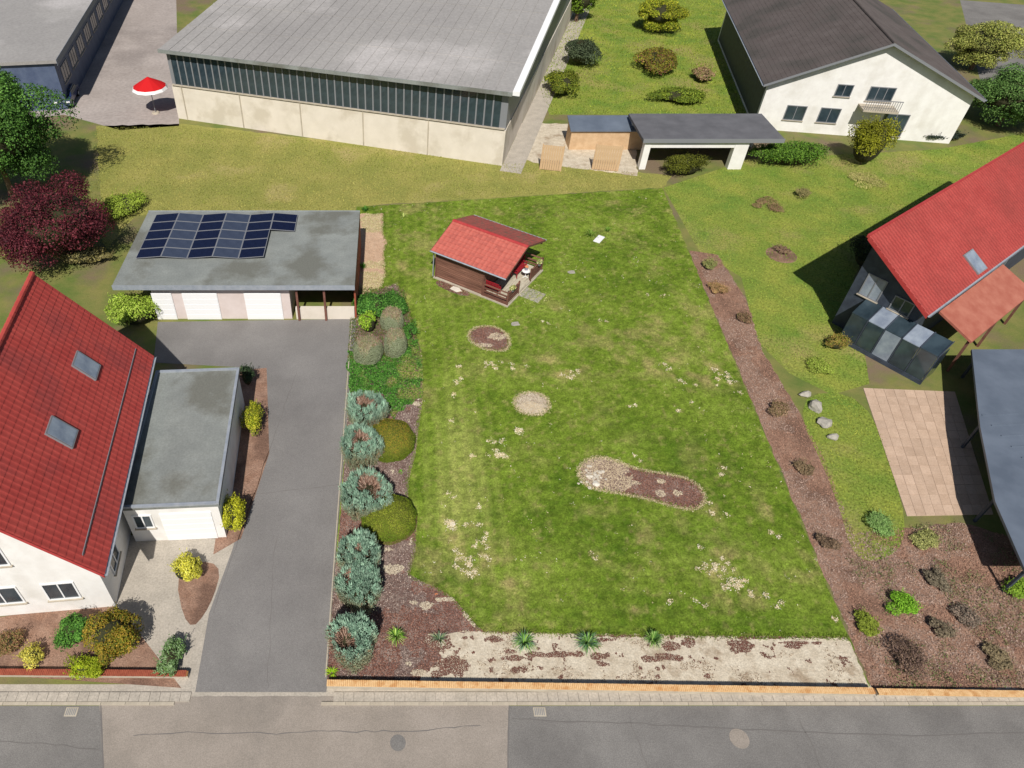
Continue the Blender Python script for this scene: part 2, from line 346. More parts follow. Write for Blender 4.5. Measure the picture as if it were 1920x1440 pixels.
def ribbon(name, a_, b_, wob, wd, z, m, seed, step=.35):
    r = random.Random(seed); a_, b_ = Vector(a_[:2]), Vector(b_[:2]); n = max(3, int((b_-a_).length/step)); nn = Vector((-(b_-a_).y, (b_-a_).x)).normalized(); off = 0; L = []; Rr = []
    for k in range(n+1):
        off += r.gauss(0, wob); p = a_.lerp(b_, k/n)+nn*off; w_ = wd*r.uniform(.5, 1.3)/2; L.append(p+nn*w_); Rr.append(p-nn*w_)
    mb = MB(); mb.v = [(p.x, p.y, z) for p in L]+[(p.x, p.y, z) for p in Rr]; mb.f = [(k, k+1, n+2+k, n+1+k) for k in range(n)]
    return mb.build(name, m, None, kind='structure')
tar = mat('sealed_crack', A_(112, 108, 105), rough=.85)
for i, (q0, q1, wb_, wd0) in enumerate((((955, 1306), (951, 1500), .004, .05), ((188, 1306), (196, 1500), .004, .05), ((960, 1350), (1940, 1375), .02, .035), ((250, 1380), (900, 1352), .03, .03), ((400, 1150), (560, 700), .03, .03), ((420, 930), (640, 905), .03, .025), ((1180, 1345), (1230, 1480), .04, .025), ((0, 1390), (186, 1400), .03, .03), ((505, 1290), (530, 1010), .04, .022), ((1500, 1350), (1560, 1480), .05, .03))):
    ribbon('asphalt_crack', P(*q0), P(*q1), wb_, wd0, G4*4.2, tar, i)
for px, py, lab in ((1010, 1322, 'small square drain grate at the kerb left of the road patch edge'), (140, 1316, 'small square drain grate at the kerb in front of the left garden')):
    c_ = P(px, py); t = thing('drain_grate', lab, 'drain', (c_.x, 11.82, 0)); MB().box(-.25, .25, -.18, .18, 0, .02).build('frame', M['conc'], t)
    for k in range(6): MB().box(-.2+k*.07, -.165+k*.07, -.14, .14, .02, .026).build('bar', M['grey'], t)
# ------------------------------------------------------------------ the garden: beds and lawn
BED = PX((613, 1284), (622, 1130), (637, 990), (645, 880), (655, 700), (662, 560), (745, 530), (762, 575), (772, 610), (790, 655), (792, 700), (792, 752), (779, 850), (766, 900), (765, 935), (782, 975), (778, 1040), (768, 1078), (790, 1090), (820, 1102), (850, 1122), (872, 1148), (892, 1172), (908, 1184), (1100, 1190), (1350, 1193), (1588, 1195), (1632, 1298), (1100, 1291))
REAR = PX((672, 402), (719, 400), (720, 440), (724, 450), (722, 500), (724, 520), (718, 540), (668, 556), (670, 470))
REAR = jag(REAR, .1, .3, 2)
ISL1 = smoothpoly(PX((876, 632), (882, 618), (905, 611), (930, 613), (950, 625), (957, 642), (952, 657), (925, 659), (893, 650)), 3)
ISL2 = smoothpoly(PX((962, 757), (968, 742), (990, 735), (1015, 738), (1031, 752), (1028, 772), (1005, 780), (975, 775)), 3)
ISL3 = smoothpoly(PX((1083, 890), (1086, 872), (1105, 859), (1135, 857), (1165, 868), (1195, 881), (1250, 889), (1290, 897), (1315, 915), (1324, 935), (1312, 953), (1285, 956), (1240, 943), (1190, 930), (1130, 921), (1098, 912)), 3)
HOLES = [BED, REAR, ISL1, ISL2, ISL3]
BL = []   # soft tone patches seen in the lawn: centre, half-size (m), strength, kind
for px, py, rx, ry, st, k in ((860, 850, 1.1, 5, .55, 'y'), (840, 960, .9, 3, .45, 'y'), (900, 900, .8, 4, .3, 'y'), (1110, 680, 5, 1.1, .5, 's'), (1290, 690, 3.4, .9, .65, 's'), (1340, 715, 1.5, .8, .7, 's'),
        (1060, 700, 1.2, .8, .6, 's'), (850, 560, 1.4, .8, .45, 's'), (800, 500, 1.2, 1.2, .5, 's'), (925, 700, 1.8, .7, .35, 's'), (1010, 850, 1.0, .8, .4, 's'), (900, 1060, 1.6, 1.6, .5, 's'), (850, 1010, .5, .4, .6, 's'),
        (1150, 420, 3, 2.5, .3, 's'), (1000, 400, 3, 1.5, .22, 's'), (1370, 1080, 1.6, .9, .5, 's'), (1190, 1145, .3, .2, .6, 's'), (955, 1095, .35, .35, .8, 's'), (1310, 860, 1.2, 1.4, .3, 's'),
        (1190, 640, 2.2, 2, .3, 'g'), (1040, 640, 2, 2.4, .3, 'g'), (1230, 820, 2.4, 1.4, .45, 'g'), (1130, 1010, 3, 1.2, .4, 'g'), (1330, 1010, 3, 1.5, .5, 'g'), (830, 1070, 1.4, .8, .6, 'g'), (900, 1150, 2, .6, .5, 'g'),
        (1290, 1140, 4, .8, .45, 'g'), (1450, 1170, 3, .5, .5, 'g'), (1210, 480, 2.5, 2.5, .25, 'g'), (760, 450, 1.0, 2, .35, 'g'), (830, 600, 1.6, .8, .4, 'g'), (800, 700, .8, 2, .3, 'g'), (1400, 900, 1.2, 2, .3, 'g'), (1400, 790, .8, 2, .3, 'g')):
    c = P(px, py); BL.append((c.x, c.y, rx, ry, st, k))
c_mid, c_dk, c_lt, c_ye, c_st = [np.array(lin(c)) for c in ((110, 131, 44), (76, 104, 26), (130, 149, 60), (156, 160, 88), (184, 166, 114))]
def lawncol(x, y):
    n1 = fbm(x, y, 2.6, 0); n2 = fbm(x, y, .7, 5); n3 = fbm(x, y, 6, 9, 3)
    t = np.clip((n1-.5)*1.7+(n2-.5)*1.1+.12*np.sin(x*8.4+.6*n1)*np.clip((9-x)/6, 0, 1)+.10*np.sin(y*8.0+.5*n2)*np.clip((30-y)/12, 0, 1)+(fbm(x*.8, y*1.3, .3, 33, 3)-.5)*1.1, -1, 1)[:, None]
    t = np.clip(t, -1, 1); c = np.where(t > 0, c_mid+(c_lt-c_mid)*t, c_mid+(c_dk-c_mid)*-t)
    st = np.clip((fbm(x, y, 1.3, 12)-.55)*5, 0, 1)*np.clip((n3-.35)*4, 0, 1)*.55+np.clip((fbm(x, y, .28, 71, 3)-.62)*5, 0, 1)*.5
    gy = np.zeros(len(x)); gg = np.zeros(len(x))
    for bx, by, rx, ry, s_, k in BL:
        e = np.exp(-(((x-bx)/rx)**2+((y-by)/ry)**2))*s_
        if k == 's': st = st+e*np.clip((fbm(x, y, .8, 21)-.42)*5, 0, 1.2)
        elif k == 'y': gy = gy+e
        else: gg = gg+e
    gy = np.clip(gy*(.6+.6*n2)+.10*np.sin(x*8.4)*(x < 6)+.07*np.sin((y+.12*x)*6.5)*(y < 20), 0, .8)[:, None]; gg = np.clip(gg, 0, .8)[:, None]
    c = c+(c_dk*1.05-c)*gg*.8; c = c+(c_ye-c)*gy
    st = np.clip(st*.72, 0, .75)[:, None]; hf = (.76+.52*np.clip((fbm(x, y*1.2, .19, 81, 2)-.2)*1.7, 0, 1))[:, None]; return (c+(c_st*.85-c)*st)*hf
# lawn sheet (grid following the plot), blades on it
a = np.array(LOT); g = .12
X, Y = np.meshgrid(np.arange(a[:, 0].min(), a[:, 0].max()+g, g), np.arange(a[:, 1].min(), a[:, 1].max()+g, g)); nx = X.shape[1]
xf, yf = X.ravel(), Y.ravel(); idx = np.arange(X.size).reshape(X.shape)
F = np.stack([idx[:-1, :-1], idx[:-1, 1:], idx[1:, 1:], idx[1:, :-1]], -1).reshape(-1, 4)
cx_, cy_ = xf[F].mean(1), yf[F].mean(1); F = F[inpoly(cx_, cy_, LOT)]
used = np.unique(F); remap = -np.ones(X.size, int); remap[used] = np.arange(len(used))
o = npmesh('lawn', np.c_[xf[used], yf[used], np.full(len(used), G4*1.2)+.0*xf[used]], remap[F], M['lawn'], None, lawncol(xf[used], yf[used])*.92); o['kind'] = 'structure'
def blades(name, poly, dens, holes, colf, h=.06, wd=.035, lean=.8, label=None):
    x, y = pts_in(poly, dens, holes); n = len(x); an = rng.uniform(0, 2*np.pi, n); le = rng.uniform(0, lean, n)*h
    hh = h*rng.uniform(.5, 1.2, n); ww = wd*rng.uniform(.6, 1.2, n); an2 = rng.uniform(0, 2*np.pi, n)
    B = np.c_[x, y, np.full(n, .002)]; S = np.c_[np.cos(an)*ww, np.sin(an)*ww, np.zeros(n)]*.5
    T = B+np.c_[np.cos(an2)*le*1.6, np.sin(an2)*le*1.6, hh]
    V = np.stack([B-S, B+S, T], 1).reshape(-1, 3); c = colf(x, y)*rng.uniform(.6, 1.5, (n, 1))
    o = npmesh(name, V, np.arange(n*3).reshape(n, 3), M['grass'], None, np.clip(c, 0, 1)); o['kind'] = 'stuff'
    return tag(o, label, 'grass')
blades('grass', LOT, 300, HOLES, lawncol, label='short mown green grass with straw patches covering the garden plot')
# long fringe of grass spilling over bed and island edges
def fringe(name, poly, w_=.12, per=60, label=None, colf=lawncol):
    xs = []; ys = []
    for i in range(len(poly)):
        ax, ay = poly[i]; bx, by = poly[(i+1) % len(poly)]; L_ = math.hypot(bx-ax, by-ay); n = int(L_*per)
        t = rng.uniform(0, 1, n); xs.append(ax+(bx-ax)*t+rng.normal(0, w_*.4, n)); ys.append(ay+(by-ay)*t+rng.normal(0, w_*.4, n))
    x = np.concatenate(xs); y = np.concatenate(ys); k = inpoly(x, y, LOT); return x[k], y[k]
sheet('planting_bed', jag(BED, .03, .3, 4), G4*2.5, M['mulch'])
strip = PX((908, 1186), (1588, 1197), (1634, 1298), (1100, 1291), (780, 1286), (790, 1268), (830, 1235), (815, 1215), (790, 1205), (800, 1190), (860, 1185))
sheet('dry_soil_strip', jag(strip, .07, .2, 6), G4*3.6, M['sand'])
sheet('sand_bed', REAR, G4*2.5, mat('sand_bed', A_(186, 156, 130), A_(200, 172, 146), scale=2, rough=.95, bump=.03, bscale=9, fine=.15, fscale=14))
for nm, pl, mm in (('mulch_island', ISL1, 'mulch'), ('sand_island', ISL2, 'sand'), ('long_mulch_island', ISL3, 'mulch')):
    sheet(nm, pl, G4*3, M[mm])
# chips
BR = [(118, 78, 66), (140, 98, 84), (98, 66, 56), (160, 122, 106)]; GR = [(120, 104, 98), (150, 134, 126), (98, 82, 78), (182, 164, 152), (110, 86, 76)]; PALE = [(206, 190, 160), (188, 170, 142), (222, 208, 182)]
x, y = pts_in(BED, 700); keep = ~inpoly(x, y, strip)
gc = PX((640, 540), (760, 540), (790, 660), (792, 752), (730, 760), (640, 735)); keep &= ~inpoly(x, y, gc)
x, y = x[keep], y[keep]; n = len(x)
br = fbm(x, y, 1.6, 31)+np.where(y < P(0, 1150).y, .09, -.06)+.1*np.exp(-((y-P(0, 985).y)/.8)**2) > .54
c = np.where(br[:, None], pick(n, BR), pick(n, GR)); o = chips('bark_chips', x, y, G4*3, .075, c, M['chip'], .45, .45); tag(o, 'grey brown bark chips of the bed under the blue conifers', 'mulch', kind='stuff')
def ell(px, py, rx, ry): c = P(px, py); return (c.x, c.y, rx, ry)
DARK = [ell(*e) for e in ((800, 1215, 1.3, .7), (760, 1240, 1.5, .5), (840, 1250, 1.2, .45), (770, 1150, 1.0, .6), (850, 1160, 1.2, .4), (960, 1235, .7, .16), (1035, 1228, 1.4, .14), (1125, 1232, .55, .2), (1130, 1245, .35, .22), (1258, 1213, .5, .25), (1295, 1207, .5, .3), (1255, 1232, .9, .17), (1225, 1236, .5, .16),
      (1390, 1215, .5, .32), (1377, 1206, .5, .2), (1432, 1228, .25, .2), (1437, 1232, .3, .1), (1485, 1211, .45, .15), (955, 1222, .3, .1), (965, 1258, .22, .12), (1137, 1200, .5, .1), (1440, 1233, .16, .12), (1343, 1235, .12, .07), (1325, 1268, .12, .06), (930, 1200, .5, .15), (1170, 1193, 1.5, .08), (1400, 1197, 1.5, .07), (1500, 1206, .9, .08))]
x, y = pts_in(strip, 2200); f = np.zeros(len(x))
for ex, ey, rx, ry in DARK: f = np.maximum(f, 1.25-np.sqrt(((x-ex)/rx)**2+((y-ey)/ry)**2))
k = (f+(fbm(x, y, .35, 41)-.5)*1.6) > .35; k2 = (~k) & (fbm(x, y, .5, 45)+fbm(x, y, .12, 47)*.5 > .9) & (rng.random(len(x)) < .35)
o = chips('bark_chips', x[k], y[k], G4*4, .05, pick(k.sum(), [(112, 76, 66), (126, 86, 74), (98, 68, 60)], var=.15), M['chip'], .6, .35); tag(o, 'patches of dark brown bark crumbs on the pale soil strip', 'mulch', kind='stuff')
o = chips('soil_crumbs', x[k2], y[k2], G4*4, .05, pick(k2.sum(), [(150, 128, 108), (206, 194, 172), (130, 110, 92)]), M['chip'], .7, .5); tag(o, 'loose crumbs scattered over the pale dry soil strip', 'soil', kind='stuff')
# pale spots on the mulch at the front left
LIGHT = [ell(*e) for e in ((738, 1068, .5, .28), (800, 1135, .45, .2), (775, 1130, .25, .15), (690, 1300, .1, .1), (765, 1245, .16, .1), (785, 1262, .5, .15), (860, 1195, 1.3, .3), (845, 1215, .7, .3), (748, 762, .25, .3), (780, 758, .35, .2), (725, 1031, .5, .12), (875, 1140, .25, .5), (890, 1165, .3, .3), (835, 1125, .5, .12))]
x, y = pts_in(BED, 1600, [strip]); f = np.zeros(len(x))
for ex, ey, rx, ry in LIGHT: f = np.maximum(f, 1.25-np.sqrt(((x-ex)/rx)**2+((y-ey)/ry)**2))
k = (f+(fbm(x, y, .3, 51)-.5)*1.4) > .4
o = chips('soil_crumbs', x[k], y[k], .03, .06, pick(k.sum(), [(196, 182, 158), (178, 164, 142), (210, 198, 176)], var=.1), M['chip'], .7, .3); tag(o, 'pale soil showing through the brown mulch in the corner bed', 'soil', kind='stuff')
for nm, pl, lab, pal, dens in (('bark_chips', ISL1, 'brown bark chips of the round bed nearest the cabin', BR, 800), ('soil_crumbs', ISL2, 'greyish tan crumbs of the small round bed mid lawn', [(176, 160, 138), (160, 144, 124), (144, 122, 108), (196, 182, 160)], 700), ('bark_chips', ISL3, 'dark bark chips of the long dumbbell shaped bed', BR, 800)):
    x, y = pts_in(pl, dens); c = pick(len(x), pal)
    if pl is ISL3:
        e = P(1125, 888); k = (((x-e.x)/1.7)**2+((y-e.y)/1.5)**2+(fbm(x, y, .5, 3)-.5)*2) < 1
        c[k] = pick(k.sum(), [(196, 178, 148), (212, 194, 164), (176, 156, 130)], var=.1)
        for ex, ey in ((1240, 903), (1238, 925), (1190, 905), (1270, 925)):
            e = P(ex, ey); k = (((x-e.x)/.3)**2+((y-e.y)/.22)**2+(fbm(x, y, .2, 3)-.5)*2) < .8; c[k] = pick(k.sum(), PALE, var=.1)
    if pl is ISL1:
        e = P(936, 632); k = (((x-e.x)/.75)**2+((y-e.y)/.45)**2+(fbm(x, y, .3, 3)-.5)*2) < .8; c[k] = pick(k.sum(), PALE, var=.1)
        e = P(905, 648); k = (((x-e.x)/.7)**2+((y-e.y)/.2)**2+(fbm(x, y, .3, 3)-.5)*2) < .8; c[k] = pick(k.sum(), PALE, var=.1)
    if pl is ISL2:
        e = P(997, 765); k = (((x-e.x)/.8)**2+((y-e.y)/.45)**2+(fbm(x, y, .3, 3)-.5)*1.5) < 1; c[k] = pick(k.sum(), [(200, 182, 152), (190, 172, 144)], var=.08)
    o = chips(nm, x, y, .014, .07, c, M['chip'], .5, .35); tag(o, lab, 'mulch', kind='stuff')
# dry straw rim round the islands and along the bed
xs = []; ys = []
for pl in (ISL1, ISL2, ISL3): a_, b_ = fringe('r', pl, .16, 330); xs.append(a_); ys.append(b_)
x = np.concatenate(xs); y = np.concatenate(ys)
o = chips('dry_grass', x, y, .02, .07, pick(len(x), [(206, 190, 154), (186, 168, 128), (222, 208, 176), (150, 140, 92)]), M['chip'], .35, .5); tag(o, 'bleached dry grass rimming the beds cut into the lawn', 'dry grass', kind='stuff')
# thin worn-earth lip where the turf is cut
x, y = fringe('r', BED, .05, 60); k = ((x > P(700, 1000).x) | (y < 17)) & (y > P(0, 1205).y)
o = chips('dry_grass', x[k], y[k], .02, .06, pick(k.sum(), [(190, 172, 136), (150, 132, 100), (120, 116, 60)]), M['chip'], .3, .6); tag(o, 'bleached grass along the edge of the planting bed', 'dry grass', kind='stuff')
xs = []; ys = []
for pl in (BED, REAR, ISL1, ISL2, ISL3): a_, b_ = fringe('r', pl, .22 if pl in (BED, REAR) else .3, 120 if pl in (BED, REAR) else 60); k = (b_ > P(0, 1203).y) & (a_ > P(660, 1000).x+.4); xs.append(a_[k]); ys.append(b_[k])
x = np.concatenate(xs); y = np.concatenate(ys); n = len(x); B = np.c_[x, y, np.full(n, .01)]
V, F = spindles(B, np.c_[rng.normal(0, .6, (n, 2)), np.ones(n)], .1, .03)
o = npmesh('grass_fringe', V, F, M['grass'], None, np.repeat(lawncol(x, y)*rng.uniform(.7, 1.2, (n, 1)), 8, 0)); tag(o, 'ragged taller grass along the bed edges', 'grass', kind='stuff')
# bleached thatch lying in the lawn
xs = []; ys = []
for px, py, r, q in ((912, 682, .45, 60), (930, 686, .4, 50), (855, 715, .3, 50), (848, 985, .28, 160), (930, 852, .35, 90), (938, 856, .3, 50), (887, 855, .12, 30), (940, 827, .1, 24), (976, 808, .35, 90), (845, 792, .15, 20), (925, 845, .5, 50), (1130, 600, .3, 20), (1110, 1040, .5, 20), (900, 1035, 1.0, 160), (870, 1050, .5, 120), (880, 1075, .4, 120), (1385, 1090, .5, 100), (1350, 1078, .8, 160), (1375, 1100, .4, 80), (1420, 1110, .5, 40),
                      (1062, 712, .4, 60), (1075, 700, .5, 50), (1290, 712, .6, 50), (1345, 707, .9, 140), (1255, 690, .5, 50), (857, 690, .4, 30), (1330, 960, .9, 60), (1290, 770, .7, 40), (1180, 762, .6, 30), (895, 980, .8, 50), (960, 680, .6, 20), (985, 680, 1.2, 40), (1240, 930, 1.6, 30), (1545, 1050, .8, 40), (1560, 1160, .8, 40), (1455, 1135, .4, 30), (1310, 1125, .3, 24), (1260, 1130, .3, 20), (1200, 870, .5, 30), (1345, 880, .6, 40), (1350, 1080, 1.6, 120), (1460, 1000, .7, 40), (1380, 730, .7, 60), (1010, 620, 1.5, 20), (1210, 560, 1.5, 20), (850, 745, .3, 30), (850, 930, .4, 30)):
    c_ = P(px, py); kq = max(2, q//14); gx = rng.normal(c_.x, r*.5, kq); gy_ = rng.normal(c_.y, r*.5, kq); ii = rng.integers(0, kq, q); xs.append(gx[ii]+rng.normal(0, .055, q)); ys.append(gy_[ii]+rng.normal(0, .055, q))
ux, uy = pts_in(LOT, .9, HOLES); kk = fbm(ux, uy, 2.5, 61) > .5; ux, uy = ux[kk], uy[kk]; xs.append(ux); ys.append(uy); x = np.concatenate(xs); y = np.concatenate(ys)
nr_ = len(x); x = np.repeat(x, 3)+rng.normal(0, .05, len(x)*3); y = np.repeat(y, 3)+rng.normal(0, .05, len(y)*3)
k = inpoly(x, y, LOT)
for h in HOLES: k &= ~inpoly(x, y, h)
x, y = x[k], y[k]
o = chips('dry_thatch', x, y, .04, .078, pick(len(x), [(224, 210, 176), (204, 188, 146), (240, 232, 210), (186, 172, 124)], var=.12), M['chip'], .4, .6); tag(o, 'bleached tufts of dead grass strewn over the lawn', 'dry grass', kind='stuff')
# rear sand bed with hay
x, y = pts_in(REAR, 900); f = np.zeros(len(x))
for e in (ell(698, 412, 1.2, 1.2), ell(700, 425, 1.1, 1), ell(700, 497, .9, .6), ell(700, 522, 1.2, 1.1), ell(695, 540, 1.2, 1.0)): f = np.maximum(f, 1.3-np.sqrt(((x-e[0])/e[2])**2+((y-e[1])/e[3])**2))
k = f+(fbm(x, y, .5, 3)-.5) > .45
o = chips('hay', x[k], y[k], .02, .1, pick(k.sum(), [(206, 196, 150), (190, 184, 130), (222, 212, 172), (168, 164, 104)]), M['chip'], .2, .5); tag(o, 'pale straw strewn over the sandy bed beside the garage', 'straw', kind='stuff')
k = ~k & (rng.random(len(x)) < .3)
o = chips('soil_crumbs', x[k], y[k], .012, .06, pick(k.sum(), [(196, 164, 138), (176, 146, 122), (208, 178, 150)], var=.1), M['chip'], .8, .4); tag(o, 'crumbly pinkish soil of the bed beside the garage', 'soil', kind='stuff')
# neighbour chips and grass
def tone(c1, c2, s, o_=0):
    a_, b_ = np.array(lin(c1)), np.array(lin(c2)); return lambda x, y: a_+(b_-a_)*np.clip((fbm(x, y, s, o_)-.3)*2.5, 0, 1)[:, None]
NB = PX((1244, 352), (1400, 300), (1760, 280), (1920, 250), (1990, 420), (1640, 460), (1600, 520), (1630, 720), (1560, 740), (1480, 700), (1420, 640), (1390, 520), (1310, 470))
blades('grass', NB, 60, (), tone((104, 130, 46), (140, 150, 66), 3), h=.09, wd=.06, label='green grass of the garden to the right of the plot')
blades('grass', PX((180, 240), (340, 236), (940, 304), (1180, 322), (1242, 350), (668, 383), (666, 404), (255, 404), (160, 440)), 45, (), tone((126, 134, 58), (158, 150, 84), 3), h=.1, wd=.07, label='yellowish rough grass between the hall and the garages')
blades('grass', smoothpoly(PX((1480, 740), (1625, 735), (1700, 960), (1690, 1040), (1600, 1060), (1570, 930)), 2), 120, (), tone((96, 128, 44), (150, 156, 66), 2), h=.09, wd=.05, label='green grass strip beside the pink terrace')
blades('grass', PX((1000, -20), (1380, -20), (1440, 190), (1400, 215), (1030, 215), (1000, 130)), 25, (), tone((106, 128, 40), (146, 156, 60), 3), h=.14, wd=.1, label='sunlit lawn between the hall and the white house')
x, y = pts_in(PX((1292, 470), (1345, 478), (1398, 560), (1430, 660), (1490, 760), (1545, 860), (1600, 1000), (1800, 980), (1905, 1010), (1990, 1290), (1636, 1292)), 260)
o = chips('bark_chips', x, y, .012, .09, np.where((fbm(x, y, 2, 8) > .5)[:, None], pick(len(x), [(162, 126, 106), (138, 106, 90)]), pick(len(x), [(168, 144, 130), (146, 122, 108)])), M['chip'], .5, .4); tag(o, 'reddish brown bark covering the neighbouring bed on the right', 'mulch', kind='stuff')

x, y = pts_in(PX((1560, 930), (1600, 1000), (1800, 980), (1905, 1010), (1990, 1290), (1645, 1290)), 60); k = fbm(x, y, 1.1, 91) > .53; x, y = x[k], y[k]; n = len(x)*5; x = np.repeat(x, 5)+rng.normal(0, .08, n); y = np.repeat(y, 5)+rng.normal(0, .08, n)
V, F = leaf_quads(np.c_[x, y, .03+.1*rng.random(n)], np.tile([0, 0, 1.], (n, 1)), .075, .5, .8); o = npmesh('bed_weeds', V, F, M['leaf'], None, pick(n, [(120, 120, 80), (150, 128, 104), (96, 116, 60), (136, 110, 90)])); tag(o, 'low straggly weeds in the brown front bed on the right', 'weeds', kind='stuff')
# ------------------------------------------------------------------ street wall with clinker coping
def brick_wall(a, b, h, label, cap=True, m='tan', wd=.25):
    t = (b-a); L_ = t.length; rz = math.atan2(t.y, t.x)
    r = thing('garden_wall', label, 'wall', (a.x, a.y, 0), rz)
    MB().box(0, L_, -wd/2+.03, wd/2-.03, 0, h-.075).build('wall_body', M['conc'], r)
    mb = MB(); x = .0; k = 0
    while x < L_-.07:
        j = random.uniform(-.004, .004); mb.box(x, x+.066, -wd/2+j, wd/2+j, h-.074, h+random.uniform(-.003, .003)); x += .0778
    mb.build('coping_bricks', M[m], r, kind='stuff'); MB().box(0, L_, -wd/2+.02, wd/2-.02, h-.0749, h-.02).build('mortar', mat('dark_mortar', A_(150, 104, 62), rough=.9), r)
    return r
wa = P(613, 1281, .35); wb = P(1640, 1296, .35); wa.z = wb.z = 0
brick_wall(wa, wb, .42, 'low wall with a tan brick coping along the front of the garden plot')
wc = P(1646, 1296, .3); wd_ = P(2100, 1303, .3); wc.z = wd_.z = 0
brick_wall(wc, wd_, .3, 'low tan coped wall in front of the brown neighbouring bed on the right')
we = P(-120, 1258, .3); wf = P(352, 1262, .3); we.z = wf.z = 0
brick_wall(we, wf, .3, 'low wall in front of the left house garden', m='brick')
# edging stones between driveway and bed
r = thing('bed_edging', 'row of grey edging stones between the driveway and the conifer bed', 'edging')
ea, eb = P(611, 1270), P(660, 600); em = MB().box(-.03, .03, 0, .97, 0, .09).mesh('edging_stone', M['conc'])
L_ = (eb-ea).length; dr = (eb-ea).normalized()
for i in range(int(L_)):
    o = bpy.data.objects.new('edging_stone', em); link(o, r); p = ea+dr*i; o.location = (p.x, p.y, random.uniform(0, .006)); o.rotation_euler.z = math.atan2(dr.y, dr.x)-math.pi/2

# ------------------------------------------------------------------ plants
def core_ellipsoid(c, r, m, parent, name='inner_branches', flat=0):
    bm = bmesh.new(); bmesh.ops.create_uvsphere(bm, u_segments=20, v_segments=12, radius=1)
    for v in bm.verts: v.co = Vector((v.co.x*r[0], v.co.y*r[1], v.co.z*r[2]))+Vector(c)
    me = bpy.data.meshes.new(name); bm.to_mesh(me); bm.free(); me.materials.append(m); return link(bpy.data.objects.new(name, me), parent)
def trunk(parent, top, r=.08, base=(0, 0, 0), name='trunk'):
    mb = MB(); a = Vector(base); b = Vector(top); mb.cyl(a, a.lerp(b, .5), r, r*.75); mb.cyl(a.lerp(b, .5), b, r*.75, r*.45)
    for k in range(5):
        an = k*1.3; s = a.lerp(b, .5+.1*k); mb.cyl(s, s+Vector((math.cos(an)*.9, math.sin(an)*.9, .8))*min(1.5, (b-a).length*.25), r*.4, r*.12, 6)
    return mb.build(name, M['bark'], parent)
def juniper(px, py, R, H, label, twig=(0, 0, .45), seed=1, lime=False):
    b = P(px, py); t = thing('blue_conifer', label, 'conifer', b, 0, 'blue green conifers along the driveway')
    n = int(3200*R*H/1.6); rr = np.random.default_rng(seed); th = rr.uniform(0, 2*np.pi, n)
    lob = 1+.09*np.sin(3*th+seed)+.06*np.sin(7*th+seed*2)+.04*np.sin(11*th)
    # vertical coordinate: side shell then rounded shoulder
    u = rr.uniform(0, 1, n); side = u < .58; z = np.where(side, rr.uniform(.04, .8, n), 0); pr = .62+.4*np.clip(z/.7, 0, 1)**.8
    ph = rr.uniform(0, 1, n)**.8*np.pi/2; rad = np.where(side, pr, np.cos(ph)*.98+.0); zz = np.where(side, z, .78+.2*np.sin(ph))
    x = np.cos(th)*rad*R*lob; y = np.sin(th)*rad*R*lob; zz = zz*H
    hole = ((x-twig[0])**2+(y-twig[1])**2 < (twig[2]*(1+.14*np.sin(3*th+seed)+.08*np.sin(8*th)))**2) & (zz > .7*H); x, y, zz, th, side = x[~hole], y[~hole], zz[~hole], th[~hole], side[~hole]; n = len(x)
    kc = int(110*R*H/1.6); sel = rr.choice(n, kc, replace=False); P0 = np.c_[x, y, zz]; dd_ = ((P0[:, None]-P0[sel][None])*np.array([1, 1, .45]))**2; own = dd_.sum(2).argmin(1)
    cen = P0[sel][own]; Bp = cen+(P0-cen)*np.array([.55, .55, 1.0])+rng.normal(0, .02, (n, 3)); Bp[:, 2] += rr.uniform(-.1, .12, kc)[own]; ctone = rr.uniform(.72, 1.25, kc)[own][:, None]; D = np.c_[np.cos(th)*.16, np.sin(th)*.16, np.full(n, 1.0)]+rng.normal(0, .16, (n, 3))
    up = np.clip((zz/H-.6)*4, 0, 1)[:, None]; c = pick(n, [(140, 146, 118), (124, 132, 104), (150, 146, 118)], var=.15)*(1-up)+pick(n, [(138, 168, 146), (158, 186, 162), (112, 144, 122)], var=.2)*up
    c = c*ctone; br = rng.random(n) < .10*(1-up[:, 0]); c[br] = pick(br.sum(), [(150, 122, 92), (130, 100, 78)])
    V, F = spindles(Bp, D, .32, .06); npmesh('foliage', V, F, M['leaf'], t, np.repeat(c, 8, 0))
    n2 = n*2; k = rng.integers(0, n, n2); V, F = spindles(Bp[k]+rng.normal(0, .07, (n2, 3)), D[k]+rng.normal(0, .35, (n2, 3)), .11, .035)
    o = npmesh('sprays', V, F, M['leaf'], t, np.repeat(np.clip(c[k]*rng.uniform(.75, 1.25, (n2, 1)), 0, 1), 8, 0)); o['kind'] = 'stuff'
    core_ellipsoid((0, 0, H*.42), (R*.84, R*.84, H*.44), M['core'], t)
    m_ = 800; r_ = np.sqrt(rng.random(m_))*twig[2]*1.25; a_ = rng.uniform(0, 2*np.pi, m_); TB = np.c_[twig[0]+r_*np.cos(a_), twig[1]+r_*np.sin(a_), H*(.78+rng.uniform(-.06, .06, m_))]
    V, F = spindles(TB, np.c_[np.cos(a_)*.8+rng.normal(0, .3, m_), np.sin(a_)*.8+rng.normal(0, .3, m_), np.full(m_, .8)], .3, .032)
    o = npmesh('bare_twigs', V, F, M['twig'], t, np.repeat(pick(m_, [(166, 134, 116), (142, 112, 96), (186, 160, 142), (112, 84, 70)]), 8, 0)); trunk(t, (0, 0, H*.8), .07)
    return t
juniper(688, 800, 1.02, 1.9, 'blue green conifer furthest up the driveway, touching the leafy ground cover', (-.1, .12, .5), 1)
juniper(678, 864, 1.0, 1.85, 'blue conifer hiding the left side of the upper clipped ball', (0, .05, .5), 2)
juniper(688, 955, 1.16, 1.8, 'widest blue conifer, with a large brown bare centre, above the lower ball', (.15, .22, .62), 3)
